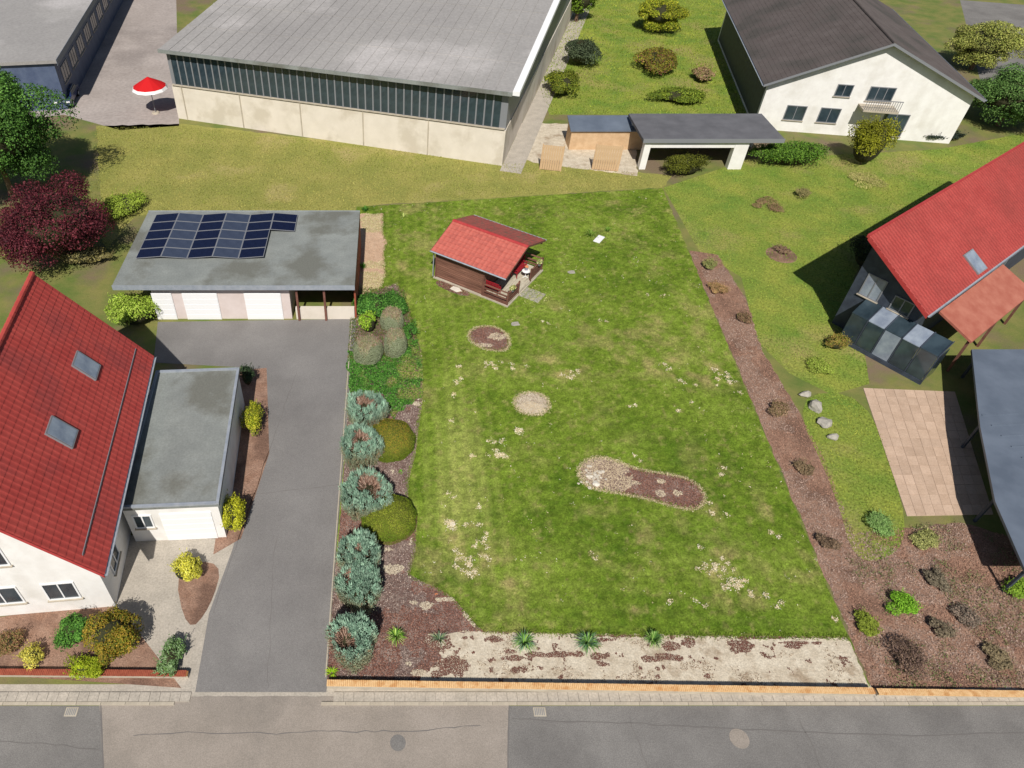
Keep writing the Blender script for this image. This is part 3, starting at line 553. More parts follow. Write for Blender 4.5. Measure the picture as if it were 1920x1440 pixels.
juniper(676, 1068, .88, 1.9, 'tall blue conifer below the lower clipped ball', (-.05, -.1, .22), 4)
juniper(676, 1128, .9, 1.9, 'blue conifer second from the street, with no bare centre', (-.5, .3, .14), 5)
juniper(664, 1232, .88, 2.3, 'blue conifer in the corner nearest the street', (-.3, -.25, .42), 6)
def ball(px, py, R, H, label, seed, pal_top, pal_side, bare=False):
    b = P(px, py); t = thing('clipped_ball_shrub', label, 'shrub', b, 0, 'clipped round shrubs beside the lawn edge')
    n = 26000; v = sphere_dirs(n); v = v[v[:, 2] > -.35]; n = len(v); bump = 1+.02*np.sin(v[:, 0]*9+seed)+.02*np.sin(v[:, 1]*11)+rng.normal(0, .012, n)
    C = np.c_[v[:, 0]*R*bump, v[:, 1]*R*bump, H*.42+v[:, 2]*H*.58*bump]
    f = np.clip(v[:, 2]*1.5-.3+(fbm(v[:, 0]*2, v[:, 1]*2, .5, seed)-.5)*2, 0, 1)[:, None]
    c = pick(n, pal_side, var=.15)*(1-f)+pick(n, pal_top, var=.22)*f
    V, F = leaf_quads(C, v+np.array([0, 0, .3]), .055, .45, .55); npmesh('foliage', V, F, M['leaf'], t, c)
    core_ellipsoid((0, 0, H*.42), (R*.975, R*.975, H*.56), mat('ball_core', A_(74, 82, 26), A_(96, 98, 34), scale=9, rough=.95), t)
    if bare:
        k = (v[:, 2] < .12) & (v[:, 1] < .1) & (fbm(v[:, 0]*2, v[:, 2]*2, .5, 5) > .3); Vq, Fq = leaf_quads(C[k]*1.005, v[k], .07, .2, .7)
        o = npmesh('bare_twigs', Vq, Fq, M['twig'], t, pick(k.sum(), [(150, 116, 92), (128, 96, 76), (110, 96, 50)])); 
    MB().cyl((0, 0, 0), (0, 0, H*.5), .07, .05).build('trunk', M['bark'], t)
ball(730, 838, 1.42, 1.35, 'clipped ball shrub with orange brown tips, upper of the two', 3, [(128, 126, 34), (138, 130, 40), (112, 118, 26), (120, 126, 32), (166, 126, 52)], [(92, 108, 22), (104, 118, 30), (82, 98, 18)])
ball(729, 985, 1.38, 1.4, 'clipped ball shrub of darker olive green with a bare brown skirt, lower of the two', 8, [(132, 144, 40), (112, 126, 26), (150, 156, 56), (92, 108, 18)], [(92, 116, 20), (82, 104, 16), (104, 124, 28)], True)
def bush(px, py, R, H, label, pal, cat='shrub', name='leafy_shrub', leaves=6000, ls=.09, lobes=16, jit=.6, seed=1, group=None, tr=.05, up=.0, wts=None, asp=.6, world=None, core=True):
    b = world if world is not None else P(px, py); t = thing(name, label, cat, b, 0, group); rx, ry = (R if isinstance(R, tuple) else (R, R))
    rr = np.random.default_rng(seed); lc = unit(rr.normal(0, 1, (lobes, 3))); lc[:, 2] = np.abs(lc[:, 2])*.9-.15; lr = rr.uniform(.24, .56, lobes); lc = lc*rr.uniform(.6, 1.35, (lobes, 1))
    k = rng.integers(0, lobes, leaves); v = sphere_dirs(leaves, -.4); C = lc[k]*.62+v*lr[k][:, None]*rng.uniform(.75, 1.06, (leaves, 1))
    tone_ = rr.uniform(.72, 1.2, lobes)[k][:, None]; C = C*np.array([rx, ry, H*.55])+np.array([0, 0, H*.45+up]); C[:, 2] = np.maximum(C[:, 2], .03)
    V, F = leaf_quads(C, v+np.array([0, 0, .4]), ls, asp, jit); cc = np.clip(pick(leaves, pal, wts, .2)*tone_, 0, 1)
    ns = 70; ks = rng.integers(0, leaves, ns); ks = ks[C[ks, 2] > .3*H]
    if len(ks):
        ks2 = np.repeat(ks, 9); q_ = np.tile(np.arange(9), len(ks))[:, None]; dv = unit(v[ks]+np.array([0, 0, .8])+rng.normal(0, .25, (len(ks), 3))); V2, F2 = leaf_quads(C[ks2]+np.repeat(dv, 9, 0)*q_*ls*.42+rng.normal(0, ls*.2, (len(ks2), 3)), np.tile([0, 0, 1.], (len(ks2), 1)), ls*.8, asp, .9); F = np.concatenate([F, F2+len(V)]); V = np.concatenate([V, V2]); cc = np.concatenate([cc, pick(len(ks2), pal, wts, .2)])
    npmesh('foliage', V, F, M['leaf'], t, cc)
    if core: core_ellipsoid((0, 0, H*.45+up), (rx*.62, ry*.62, H*.4), M['core'], t)
    trunk(t, (0, 0, H*.6+up), max(tr, .03)); return t
GRN = [(52, 98, 30), (74, 124, 42), (98, 146, 60), (42, 80, 26)]
bush(700, 585, (1.25, 1.3), 1.3, 'dense glossy green shrub under the straw bed, by the garage corner', GRN, leaves=11000, ls=.12, seed=3, lobes=20)
bush(738, 580, (.95, 1.25), 1.0, 'bright green low shrub next to the lawn, right of the glossy one', GRN, leaves=9000, ls=.11, seed=4, lobes=18)
bush(768, 628, (.45, .8), .6, 'small bright green sprig shrub spilling onto the lawn edge', GRN, leaves=2600, ls=.11, seed=5, lobes=12)
bush(692, 622, (.62, .6), 1.5, 'lime green shrub growing between grey twigs', [(140, 184, 40), (116, 160, 34), (168, 200, 64), (120, 124, 60)], leaves=4200, ls=.09, seed=6, lobes=14)
def drum(px, py, R, H, label, seed, top):
    b = P(px, py); t = thing('clipped_grey_shrub', label, 'shrub', b, 0, 'flat topped grey green shrubs by the garage corner'); n = 24000
    th = rng.uniform(0, 2*np.pi, n); u = rng.random(n); z = rng.uniform(.03, 1, n); rad = (.78+.22*np.sin(np.clip(z, 0, 1)*2.9))*(1+.03*np.sin(5*th+seed)); s = u < .75
    pf = rng.random(n)*np.pi/2; s = pf < .75; r_ = (.16*np.minimum(1, np.sin(pf)*4)+.84)*np.cos(pf)**.5*(1+.04*np.sin(5*th+seed)+.03*np.sin(9*th)); zz = np.sin(pf)**.8+.03*np.sin(7*th+r_*6)*(r_ < .8); C = np.c_[np.cos(th)*r_*R, np.sin(th)*r_*R, zz*H]+rng.normal(0, .018, (n, 3))
    N_ = np.c_[np.cos(th)*np.cos(pf), np.sin(th)*np.cos(pf), np.sin(pf)*.8+.25]; V, F = leaf_quads(C, N_, .055, .4, .45)
    c = pick(n, [(138, 146, 116), (122, 134, 98), (150, 156, 126), (110, 118, 84)], var=.15); tp = rng.random(n) < top*np.clip((.84-r_+.12*np.sin(3*th+seed))*4, 0, .8); c[tp] = pick(tp.sum(), [(190, 166, 146), (160, 134, 112), (140, 146, 84), (120, 124, 84)])
    npmesh('foliage', V, F, M['leaf'], t, c); MB().lathe([(R*.74, .05), (R*.88, H*.5), (R*.7, H*.78), (R*.4, H*.88)], n=18).build('inner_branches', M['core'], t)
    m_ = 300; a_ = rng.uniform(0, 2*np.pi, m_); q = np.sqrt(rng.random(m_))*R*.72; V, F = spindles(np.c_[q*np.cos(a_), q*np.sin(a_), np.full(m_, H*.9)], np.c_[rng.normal(0, .6, (m_, 2)), np.ones(m_)], .22, .025)
    npmesh('bare_twigs', V, F, M['twig'], t, np.repeat(pick(m_, [(186, 160, 142), (160, 130, 110), (130, 110, 84)]), 8, 0)); MB().cyl((0, 0, 0), (0, 0, H*.3), .07, .05).build('trunk', M['bark'], t)
drum(690, 672, .93, 1.45, 'flat topped grey green shrub on the driveway side', 1, .8); drum(741, 662, .72, 1.7, 'flat topped grey green shrub beside the lawn', 2, .7); drum(735, 612, .78, 1.25, 'half bare brownish clipped shrub behind the two grey green ones', 4, 1.0)
# leafy ground cover
x, y = pts_in(jag(PX((652, 660), (700, 672), (760, 640), (784, 640), (792, 690), (792, 748), (760, 762), (738, 790), (722, 775), (718, 742), (655, 738)), .15, .3, 12), 1000); n = len(x)
hz = .03+.75*np.clip(fbm(x, y, .7, 3)-.3, 0, 1)*rng.uniform(.5, 1, n); f = np.clip((fbm(x, y, .9, 14)-.48)*5+(x-P(735, 700).x)*.45, 0, 1)[:, None]; f = f*np.clip((1.2-np.abs(fbm(x, y, 1.5, 18)-.3)), 0, 1)[:, None]
c = pick(n, GRN+[(70, 120, 34)])*(1-f)+pick(n, [(136, 150, 64), (160, 144, 100), (108, 138, 48), (132, 112, 80), (88, 122, 40), (84, 116, 36)])*f
V, F = leaf_quads(np.c_[x, y, hz], np.tile([0, 0, 1.], (n, 1)), .11, .55, .8); o = npmesh('ground_cover', V, F, M['leaf'], None, c); tag(o, 'leafy ground cover between the grey shrubs and the blue conifers', 'ground cover', kind='stuff')
x, y = pts_in(PX((660, 540), (758, 545), (786, 650), (789, 672), (740, 680), (652, 676)), 260); n = len(x)
V, F = leaf_quads(np.c_[x, y, .04+.15*rng.random(n)], np.tile([0, 0, 1.], (n, 1)), .1, .6, .7); o = npmesh('ground_cover', V, F, M['leaf'], None, pick(n, [(96, 110, 56), (120, 100, 70), (74, 104, 36)])); tag(o, 'low mixed greenery under the clipped grey shrubs', 'ground cover', kind='stuff')
def tuft(px, py, R, nb, label, pal, dark=.0, H=.4, name='grassy_plant'):
    b = P(px, py); t = thing(name, label, 'plant', b, 0, 'spiky grassy plants'); a_ = rng.uniform(0, 2*np.pi, nb); r_ = rng.uniform(.35, 1, nb)*R; V = []; F = []
    L = 5
    for i in range(nb):
        dx, dy = math.cos(a_[i]), math.sin(a_[i]); wdt = .022*rng.uniform(.7, 1.3); hh = H*rng.uniform(.5, 1.1)*(1.3-r_[i]/R*.6); k0 = len(V)
        for k in range(L):
            s = k/(L-1); w_ = wdt*(1-s*.85); cx0, cy0, cz = dx*r_[i]*s+dx*.04, dy*r_[i]*s+dy*.04, .02+hh*math.sin(min(s*2.3, 2.6))
            V += [(cx0-dy*w_, cy0+dx*w_, cz), (cx0+dy*w_, cy0-dx*w_, cz)]
        for k in range(L-1): q = k0+2*k; F.append((q, q+1, q+3, q+2))
    c = np.repeat(pick(nb, pal, var=.2), L-1, 0); npmesh('leaves', V, F, M['leaf'], t, c); return t
tuft(743, 1196, .5, 90, 'lime green spiky plant, leftmost in the front bed', [(150, 186, 70), (110, 156, 44), (176, 200, 110), (70, 110, 40)])
tuft(824, 1200, .48, 34, 'sparse grey green spiky plant, second from the left in the front bed', [(110, 130, 100), (84, 108, 80), (130, 146, 90)], H=.35)
tuft(982, 1208, .62, 150, 'full green spiky plant left of centre on the pale strip', [(110, 156, 60), (150, 186, 92), (80, 124, 60), (120, 150, 120)], H=.5)
tuft(1100, 1209, .64, 160, 'widest spiky plant, in the middle of the pale strip', [(104, 150, 64), (150, 180, 96), (76, 116, 60), (116, 148, 118)], H=.5)
tuft(1222, 1203, .5, 120, 'spiky plant rightmost on the pale strip', [(104, 146, 60), (140, 170, 90), (76, 112, 56)], H=.5)
tuft(1107, 442, .75, 70, 'clump of strappy leaves left of the white slab on the rear lawn', [(84, 124, 30), (110, 146, 50), (140, 160, 70)], H=.4)
tuft(1138, 434, .45, 40, 'small clump of strappy leaves right behind the white slab', [(84, 124, 30), (120, 150, 60)], H=.35)
tuft(757, 407, .4, 16, 'few pale strappy leaves alone in the rear left lawn', [(190, 196, 120), (150, 170, 80)], H=.3)
tuft(752, 886, .16, 26, 'tiny green seedling on the mulch between the two clipped balls', [(96, 144, 50), (120, 160, 60)], H=.12)
tuft(622, 1262, .3, 40, 'yellow green weed in the corner by the street wall', [(150, 190, 30), (176, 206, 50), (110, 150, 30)], H=.18)
tuft(680, 503, .4, 50, 'small green weed at the driveway edge of the straw bed', [(70, 120, 40), (96, 146, 50)], H=.4)
tuft(685, 396, .5, 60, 'dark green weeds at the rear end of the straw bed', [(50, 96, 30), (76, 126, 40)], H=.4)
# stones
def slabstone(px, py, sx, sy, rz, label, m='stone', h=.05, cat='stone'):
    c = P(px, py); bm = bmesh.new(); n = 9; rr = random.Random(int(px)); vs = []
    for k in range(n):
        an = 2*math.pi*k/n; q = rr.uniform(.8, 1.08)/max(abs(math.cos(an)), abs(math.sin(an)))**.7; vs.append((math.cos(an)*sx*q/2, math.sin(an)*sy*q/2))
    o = MB().prism(vs, 0, h).build('flat_stone', M[m]); o.location = (c.x, c.y, .004); o.rotation_euler.z = rz; b = o.modifiers.new('b', 'BEVEL'); b.width = .012; tag(o, label, cat); return o
o = MB().box(-.52, .52, -.26, .26, 0, .06).build('flat_slab', M['whitep'], bevel=.01); o.location = P(1123, 449, 0); o.rotation_euler.z = .95; tag(o, 'bright white oblong slab lying in the rear lawn by the strappy plants', 'slab')
slabstone(1071, 511, .6, .4, .1, 'small grey slab in the lawn right of the cabin', 'gstone')
slabstone(966, 608, .6, .45, .2, 'small grey slab in the lawn above the round mulch bed', 'gstone')
slabstone(818, 1114, .16, .07, .1, 'orange tile shard on the corner mulch bed', 'terracotta', .04)
slabstone(848, 984, .3, .25, .5, 'pale stone showing through the left side of the lawn', 'stone', .05)
for px, py, s in ((738, 1068, .4), (800, 1133, .3), (765, 1245, .2)):
    pass
rs = thing('stone_pile', 'heap of broken white stones at the left end of the long bed', 'stones', P(1112, 893)); rr = random.Random(4)
c0 = P(1112, 893)
for k in range(46):
    q = P(1112+rr.gauss(0, 11), 893+rr.gauss(0, 9)); o = rock('stone', (q.x-c0.x, q.y-c0.y, .04), rr.uniform(.04, .13), M['palestone'], rs, k, .26)
q = P(1117, 908); rock('stone', (q.x-c0.x, q.y-c0.y, .05), .2, M['stone'], rs, 99, .3)
pv = thing('mossy_pavers', 'mossy crooked pavers in the lawn at the porch opening', 'pavers', P(1003, 552)); c0 = P(1003, 552)
for i in range(4):
    for j in range(3):
        x0 = -.75+i*.4; y0 = -.6+j*.42; o = MB().box(-.18, .18, -.19, .19, 0, .035).build('paver', M['gstone'], pv, bevel=.008); o.location = (x0*.81+y0*.58, -x0*.57+y0*.81, random.uniform(-.012, .004)); o.rotation_euler.z = -.62+random.uniform(-.08, .08)
x = rng.normal(c0.x, .6, 500); y = rng.normal(c0.y, .6, 500); o = chips('moss', x, y, .04, .09, pick(500, [(150, 156, 90), (120, 140, 60), (190, 184, 130)]), M['chip'], .5, .6); tag(o, 'moss and weeds growing between the pavers at the porch', 'moss', kind='stuff')

# ------------------------------------------------------------------ the cabin
A0 = P(816.5, 520.7); CA = math.radians(-35.3)
cab = thing('wooden_cabin', 'brown wooden garden cabin with orange red tiled roof and railed porch', 'cabin', A0, CA)
LU, LV, LW, ZF = 5.8, 5.1, 3.82, .2
MB().box(-.12, LU+.12, -.13, LV+.12, 0, .1).build('plinth', M['conc'], cab)
MB().box(.04, LU-.04, .04, LV-.04, .1, ZF-.03).build('floor_frame', M['wood2'], cab)
wallh = 2.32; nb_ = 14; bh = (wallh-ZF)/nb_
bf = MB().box(0, LW-.08, 0, .05, 0, bh-.028).mesh('wall_board', M['wood'])
bg_ = MB().box(0, .05, 0, LV-.1, 0, bh-.028).mesh('wall_board', M['wood'])
for k in range(nb_):
    z = ZF+k*bh
    for me, loc in ((bf, (.04, .0, z)), (bf, (.04, LV-.05, z)), (bg_, (.0, .05, z)), (bg_, (LW-.05, .05, z))):
        o = bpy.data.objects.new('wall_board', me); link(o, cab); o.location = loc
MB().box(.052, LW-.052, .052, LV-.052, ZF, wallh-.02).build('inner_wall', M['dark'], cab)
RV0, RV1, RU0, RU1, ZE, ZR = -.33, 5.45, -.28, 5.62, 2.36, 3.36; RM = (RV0+RV1)/2; pit = (ZR-ZE)/(RM-RV0)
for u0 in (0.0, LW-.05):       # gable triangles of boards
    for k in range(6):
        z0 = wallh+k*bh; z1 = z0+bh-.012
        if z1 > ZR-.2: break
        h0 = (ZR-.13-z0)/pit; h1 = (ZR-.13-z1)/pit
        mb = MB(); i = [(RM-h0, z0), (RM+h0, z0), (RM+h1, z1), (RM-h1, z1)]
        vs = [(u0, q[0], q[1]) for q in i]+[(u0+.05, q[0], q[1]) for q in i]; mb.v = vs; mb.f = [(0, 1, 2, 3), (7, 6, 5, 4), (0, 4, 5, 1), (1, 5, 6, 2), (2, 6, 7, 3), (3, 7, 4, 0)]
        mb.build('gable_board', M['wood'], cab)
for u_, v_ in ((-.04, -.04), (LW-.04, -.04), (-.04, LV-.04), (LW-.04, LV-.04)):
    MB().box(u_, u_+.1, v_, v_+.1, .1, wallh+.0).build('corner_post', M['wood2'], cab)
for v_ in (.0, RM, LV): 
    zz = ZE+pit*(min(v_, 2*RM-v_)-RV0)-.13 if v_ != RM else ZR-.12
    MB().box(RU0+.05, RU1-.05, v_-.04, v_+.04, zz-.14, zz-.012).build('purlin', M['wood2'], cab)
dr_ = MB().box(LW+.002, LW+.03, 2.0, 2.85, ZF, 2.1).build('door', M['wood2'], cab); MB().box(LW+.03, LW+.05, 2.7, 2.76, 1.1, 1.15).build('handle', M['zinc'], dr_)
wn = MB().box(LW+.002, LW+.03, 3.5, 4.5, 1.1, 2.0).build('window', M['whitep'], cab); MB().box(LW+.03, LW+.036, 3.57, 4.43, 1.17, 1.93).build('pane', M['glass'], wn)
# roof decks and tiles
for sgn, nm in ((1, 'roof_deck'), (-1, 'roof_deck')):
    v0 = RV0 if sgn == 1 else RV1; mb = MB(); a_ = [(RU0, v0, ZE-.05), (RU1, v0, ZE-.05), (RU1, RM, ZR-.05), (RU0, RM, ZR-.05)]
    mb.v = a_+[(p[0], p[1], p[2]+.035) for p in a_]; mb.f = [(0, 1, 2, 3), (7, 6, 5, 4), (0, 4, 5, 1), (1, 5, 6, 2), (2, 6, 7, 3), (3, 7, 4, 0)]; mb.build(nm, M['wood2'], cab)
def tile_mesh(name, wx, ly, m, thick=.028, amp=.026):
    prof = [(0, .3), (.12, 1), (.3, .65), (.5, 0), (.75, 0), (.9, .3), (1.0, .3)]; V = []; F = []
    for y_, l_ in ((0, thick), (ly*1.02, 0)):
        for px_, pz in prof: V.append((px_*wx, y_, pz*amp+l_))
    n = len(prof); V += [(q[0]*wx, 0, q[1]*amp-.004) for q in prof]
    for k in range(n-1): F.append((k, k+1, n+k+1, n+k)); F.append((2*n+k, 2*n+k+1, k+1, k))
    me = bpy.data.meshes.new(name); me.from_pydata(V, [], F); me.materials.append(m); return me
NC, NR = 18, 8; sl_len = math.hypot(RM-RV0, ZR-ZE); tw = (RU1-RU0)/NC; tl = sl_len/NR; ang = math.atan2(ZR-ZE, RM-RV0)
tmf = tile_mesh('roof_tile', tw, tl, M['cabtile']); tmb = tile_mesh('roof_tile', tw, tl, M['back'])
for side in (0, 1):
    for i in range(NC):
        for j in range(NR):
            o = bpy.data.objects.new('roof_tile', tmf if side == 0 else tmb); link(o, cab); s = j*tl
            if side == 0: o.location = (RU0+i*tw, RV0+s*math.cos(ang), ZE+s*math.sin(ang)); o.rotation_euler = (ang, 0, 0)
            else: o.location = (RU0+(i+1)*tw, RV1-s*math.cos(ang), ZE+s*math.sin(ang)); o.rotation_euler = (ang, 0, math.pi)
            o.rotation_euler.x += random.uniform(-.006, .006)
mb = MB()
for sgn in (-1, 1): 
    a_ = [(RU0-.03, RM, ZR+.055), (RU1+.03, RM, ZR+.055), (RU1+.03, RM+sgn*.17, ZR-.0), (RU0-.03, RM+sgn*.17, ZR-.0)]; i = len(mb.v); mb.v += a_+[(p[0], p[1], p[2]-.012) for p in a_]
    mb.f += [tuple(i+k for k in q) for q in ((0, 1, 2, 3), (7, 6, 5, 4), (0, 4, 5, 1), (1, 5, 6, 2), (2, 6, 7, 3), (3, 7, 4, 0))]
mb.build('ridge_cap', M['redmetal'], cab)
def gutter(parent, a_, b_, r=.06, out=None):
    a_, b_ = Vector(a_), Vector(b_); t = (b_-a_).normalized(); sd = Vector((t.y, -t.x, 0)); V = []; n = 7
    for p in (a_, b_):
        for k in range(n): an = math.pi+math.pi*k/(n-1); V.append(tuple(p+sd*math.cos(an)*r+Vector((0, 0, math.sin(an)*r))))
    me = bpy.data.meshes.new('gutter'); me.from_pydata(V, [], [(k, k+1, n+k+1, n+k) for k in range(n-1)]); me.materials.append(M['zinc'])
    o = link(bpy.data.objects.new('gutter', me), parent); s = o.modifiers.new('s', 'SOLIDIFY'); s.thickness = .008; return o
gutter(cab, (RU0-.04, RV0-.06, ZE-.0), (RU1+.02, RV0-.06, ZE-.0)); gutter(cab, (RU0-.04, RV1+.06, ZE-.0), (RU1+.02, RV1+.06, ZE-.0))
MB().bar((RU0+.03, RV0-.05, ZE-.06), (RU0+.1, -.07, ZE-.35), .06, .06).bar((RU0+.1, -.07, ZE-.3), (RU0+.1, -.07, .12), .06, .06).build('downpipe', M['zinc'], cab)
for u_ in (RU0-.012, RU1+.012):
    mb = MB()
    for v0 in (RV0, RV1): mb.bar((u_, v0, ZE-.04), (u_, RM, ZR-.04), .02, .14)
    mb.build('barge_board', M['wood2'], cab)
# porch deck, railings
nd = 14; bw = (LU-LW-.02)/nd; dm = MB().box(0, bw-.008, 0, LV-.02, 0, .03).mesh('deck_board', M['deck'])
for k in range(nd):
    o = bpy.data.objects.new('deck_board', dm); link(o, cab); o.location = (LW+.06+k*bw*.985, .02, ZF-.028+random.uniform(-.002, .002))
MB().box(LW, LU, -.03, .018, .1, ZF+.01).build('deck_edge', M['wood2'], cab); MB().box(LU+.002, LU+.045, 0, LV, .1, ZF-.01).build('deck_edge', M['deck'], cab)
def rail_run(a_, b_, posts, heights=(.42, .66, .9), bhh=.13):
    r = thing('railing', None, None); r.parent = cab; a_ = Vector(a_); b_ = Vector(b_)
    for t in posts: p = a_.lerp(b_, t); MB().box(p.x-.05, p.x+.05, p.y-.05, p.y+.05, .1, 1.18).build('post', M['wood2'], r)
    for h in heights: MB().bar(a_+Vector((0, 0, h-ZF+.1)), b_+Vector((0, 0, h-ZF+.1)), .035, bhh).build('rail_board', M['wood2'], r)
    MB().bar(a_+Vector((0, 0, 1.07-ZF+.1)), b_+Vector((0, 0, 1.07-ZF+.1)), .11, .04).build('top_rail', M['deck'] if False else M['wood'], r)
rail_run((LW+.1, .0, ZF-.1), (LU-.0, .0, ZF-.1), (0, 1), heights=(.28, .52, .76))
rail_run((LU, .06, ZF-.1), (LU, 1.55, ZF-.1), (1,), heights=(.28, .52, .76))
rail_run((LU, 3.35, ZF-.1), (LU, LV, ZF-.1), (0, 1), heights=(.28, .52, .76))
rail_run((LW+.1, LV, ZF-.1), (LU-.06, LV, ZF-.1), (0,), heights=(.4, .7))
MB().box(LU-.012, LU+.022, 3.4, 4.05, ZF+.05, 1.0).build('gate_panel', M['wood2'], cab)
Rz = Matrix.Rotation(CA, 3, 'Z')
def W(u_, v_, z_): q = Rz @ Vector((u_, v_, 0)); return (A0.x+q.x, A0.y+q.y, z_)
def bench(u_, v_, rz, L_, label):
    t = thing('red_bench', label, 'bench', W(u_, v_, ZF+.002), CA+rz)
    for k in range(5): MB().box(-L_/2, L_/2, -.22+k*.09, -.15+k*.09, .42, .445).build('seat_slat', M['redpaint'], t)
    for k in range(int(L_/.11)): MB().box(-L_/2+.03+k*.11, -L_/2+.09+k*.11, .24, .262, .46, .9).build('back_slat', M['redpaint'], t)
    MB().box(-L_/2, L_/2, .235, .27, .9, .96).build('top_rail', M['redpaint'], t)
    for x_ in (-L_/2+.03, L_/2-.08):
        MB().box(x_, x_+.05, -.22, -.17, 0, .62).build('leg', M['redpaint'], t); MB().box(x_, x_+.05, .21, .26, 0, .9).build('leg', M['redpaint'], t); MB().box(x_-.01, x_+.06, -.25, .24, .62, .65).build('armrest', M['redpaint'], t)
    return t
bench(4.35, .62, math.pi, 1.0, 'red slatted bench in the front corner of the cabin porch')
bench(4.72, 3.7, math.pi/2, 1.5, 'long red bench across the middle of the cabin porch, half under the roof')
bench(4.3, 4.5, 0, .6, 'red chair like bench in the shaded back corner of the porch')
tb = thing('side_table', 'small round white table on the sunny part of the porch', 'table', W(5.33, 3.5, ZF+.002), CA)
MB().lathe([(.27, .52), (.285, .53), (.285, .55), (.27, .56)], n=24).build('table_top', M['whitep'], tb); MB().cyl((0, 0, .03), (0, 0, .52), .025).build('pedestal', M['whitep'], tb)
for k in range(3):
    an = k*2.094; MB().bar((0, 0, .1), (math.cos(an)*.22, math.sin(an)*.22, .02), .03, .03).build('leg', M['whitep'], tb)
ln = thing('lantern', 'lantern with an orange brown cap standing on the white porch table', 'lantern', W(5.33, 3.5, ZF+.565), CA)
MB().lathe([(.11, 0), (.12, .03), (.11, .05)], n=12).build('base', M['whitep'], ln); MB().lathe([(.1, .05), (.11, .15), (.1, .32)], n=12).build('glass', M['skyglass'], ln)
MB().lathe([(.14, .32), (.13, .36), (.06, .42), (.03, .46)], n=12).build('cap', M['terracotta'], ln)
for k in range(4): an = k*1.571; MB().cyl((math.cos(an)*.115, math.sin(an)*.115, .05), (math.cos(an)*.115, math.sin(an)*.115, .32), .008, n=5).build('rib', M['terracotta'], ln)
for u_, v_, lab in ((5.83, .5, 'pale yellow flower pot on the front railing of the porch'), (5.9, 4.35, 'pale yellow flower pot on the rear end of the porch railing')):
    t = thing('flower_pot', lab, 'flower pot', W(u_, v_, .96), CA); MB().lathe([(.1, 0), (.14, .2), (.15, .21), (.13, .215)], n=12).build('pot', M['grey'], t)
    v = sphere_dirs(420, -.2); C = v*np.array([.2, .28, .15])*rng.uniform(.5, 1.1, (420, 1))+[0, 0, .26]; V, F = leaf_quads(C, v, .08, .8, .7); npmesh('flowers', V, F, M['leaf'], t, pick(420, [(206, 200, 132), (216, 212, 164), (110, 136, 66), (176, 164, 96), (96, 120, 56)]))
q = [W(*p)[:2] for p in ((.35, -.1, 0), (3.0, -.1, 0), (3.1, -.55, 0), (2.4, -.85, 0), (1.0, -.85, 0), (.3, -.55, 0))]; q = smoothpoly(q, 2); sheet('mulch_patch', q, G4*3.4, M['mulch'])
x, y = pts_in(q, 700); o = chips('bark_chips', x, y, .045, .075, pick(len(x), BR+[(96, 60, 56)]), M['chip'], .5, .4); tag(o, 'reddish bark chips along the front wall of the cabin', 'mulch', kind='stuff')
o = MB().prism([(-.4, -.2), (.2, -.26), (.42, .05), (.1, .24), (-.36, .18)], 0, .08).build('flat_stone', M['stone'], bevel=.02); o.location = W(2.0, -.42, .02); o.rotation_euler.z = CA; tag(o, 'pale stone set in the mulch against the cabin wall', 'stone')

# ------------------------------------------------------------------ buildings
def tile_sheet(name, O, ex, ey, tw_, tl_, m, parent, amp=.03, thick=.03, lift=.02):
    O, ex, ey = Vector(O), Vector(ex), Vector(ey); nx_ = max(1, round(ex.length/tw_)); ny_ = max(1, round(ey.length/tl_)); n = ex.cross(ey).normalized()
    if n.z < 0: n = -n
    us = np.linspace(0, 1, nx_*4+1); pr = np.array([0, .9, .5, 0]); ph = np.concatenate([np.tile(pr, nx_), [0]])*amp; rows = []
    for j in range(ny_):
        for s, t in ((j/ny_, thick), ((j+1)/ny_, 0)): rows.append((s, t))
    V = []
    for s, t in rows:
        base = np.array(O)[None]+us[:, None]*np.array(ex)[None]+s*np.array(ey)[None]; V.append(base+np.array(n)[None]*(ph+t+lift)[:, None])
    V = np.concatenate(V); k = len(us); i = np.arange(len(rows)-1)[:, None]*k+np.arange(k-1)[None]; F = np.stack([i, i+1, i+1+k, i+k], -1).reshape(-1, 4)
    o = npmesh(name, V, F, m, parent); o['kind'] = 'stuff'; return o
def slab6(pts, th, m, name, parent):
    mb = MB(); n = len(pts); mb.v = [tuple(p) for p in pts]+[(p[0], p[1], p[2]-th) for p in pts]; mb.f = [tuple(range(n)), tuple(range(2*n-1, n-1, -1))]+[(k, n+k, n+(k+1) % n, (k+1) % n) for k in range(n)]
    return mb.build(name, m, parent)
def window(parent, axis, off, a0, a1, z0, z1, bars=1, sgn=-1, m='whitep', gm='glass', name='window'):
    "frame standing 3 cm proud of a wall at x=off or y=off of the building"
    def bx(mb, p0, p1, q0, q1, d0, d1):
        lo, hi = sorted((off+sgn*d0, off+sgn*d1))
        return mb.box(p0, p1, lo, hi, q0, q1) if axis == 'y' else mb.box(lo, hi, p0, p1, q0, q1)
    mb = MB(); f = .07
    bx(mb, a0, a1, z0, z0+f, .002, .05); bx(mb, a0, a1, z1-f, z1, .002, .05); bx(mb, a0, a0+f, z0+f, z1-f, .002, .05); bx(mb, a1-f, a1, z0+f, z1-f, .002, .05)
    for k in range(bars): c_ = a0+(a1-a0)*(k+1)/(bars+1); bx(mb, c_-.03, c_+.03, z0+f, z1-f, .002, .045)
    o = mb.build(name, M[m], parent); g_ = MB(); bx(g_, a0+f, a1-f, z0+f, z1-f, .001, .015); g_.build('pane', M[gm], o)
    if name == 'window': s = MB(); bx(s, a0-.06, a1+.06, z0-.05, z0-.002, .002, .12); s.build('sill', M['conc'], o)
    return o
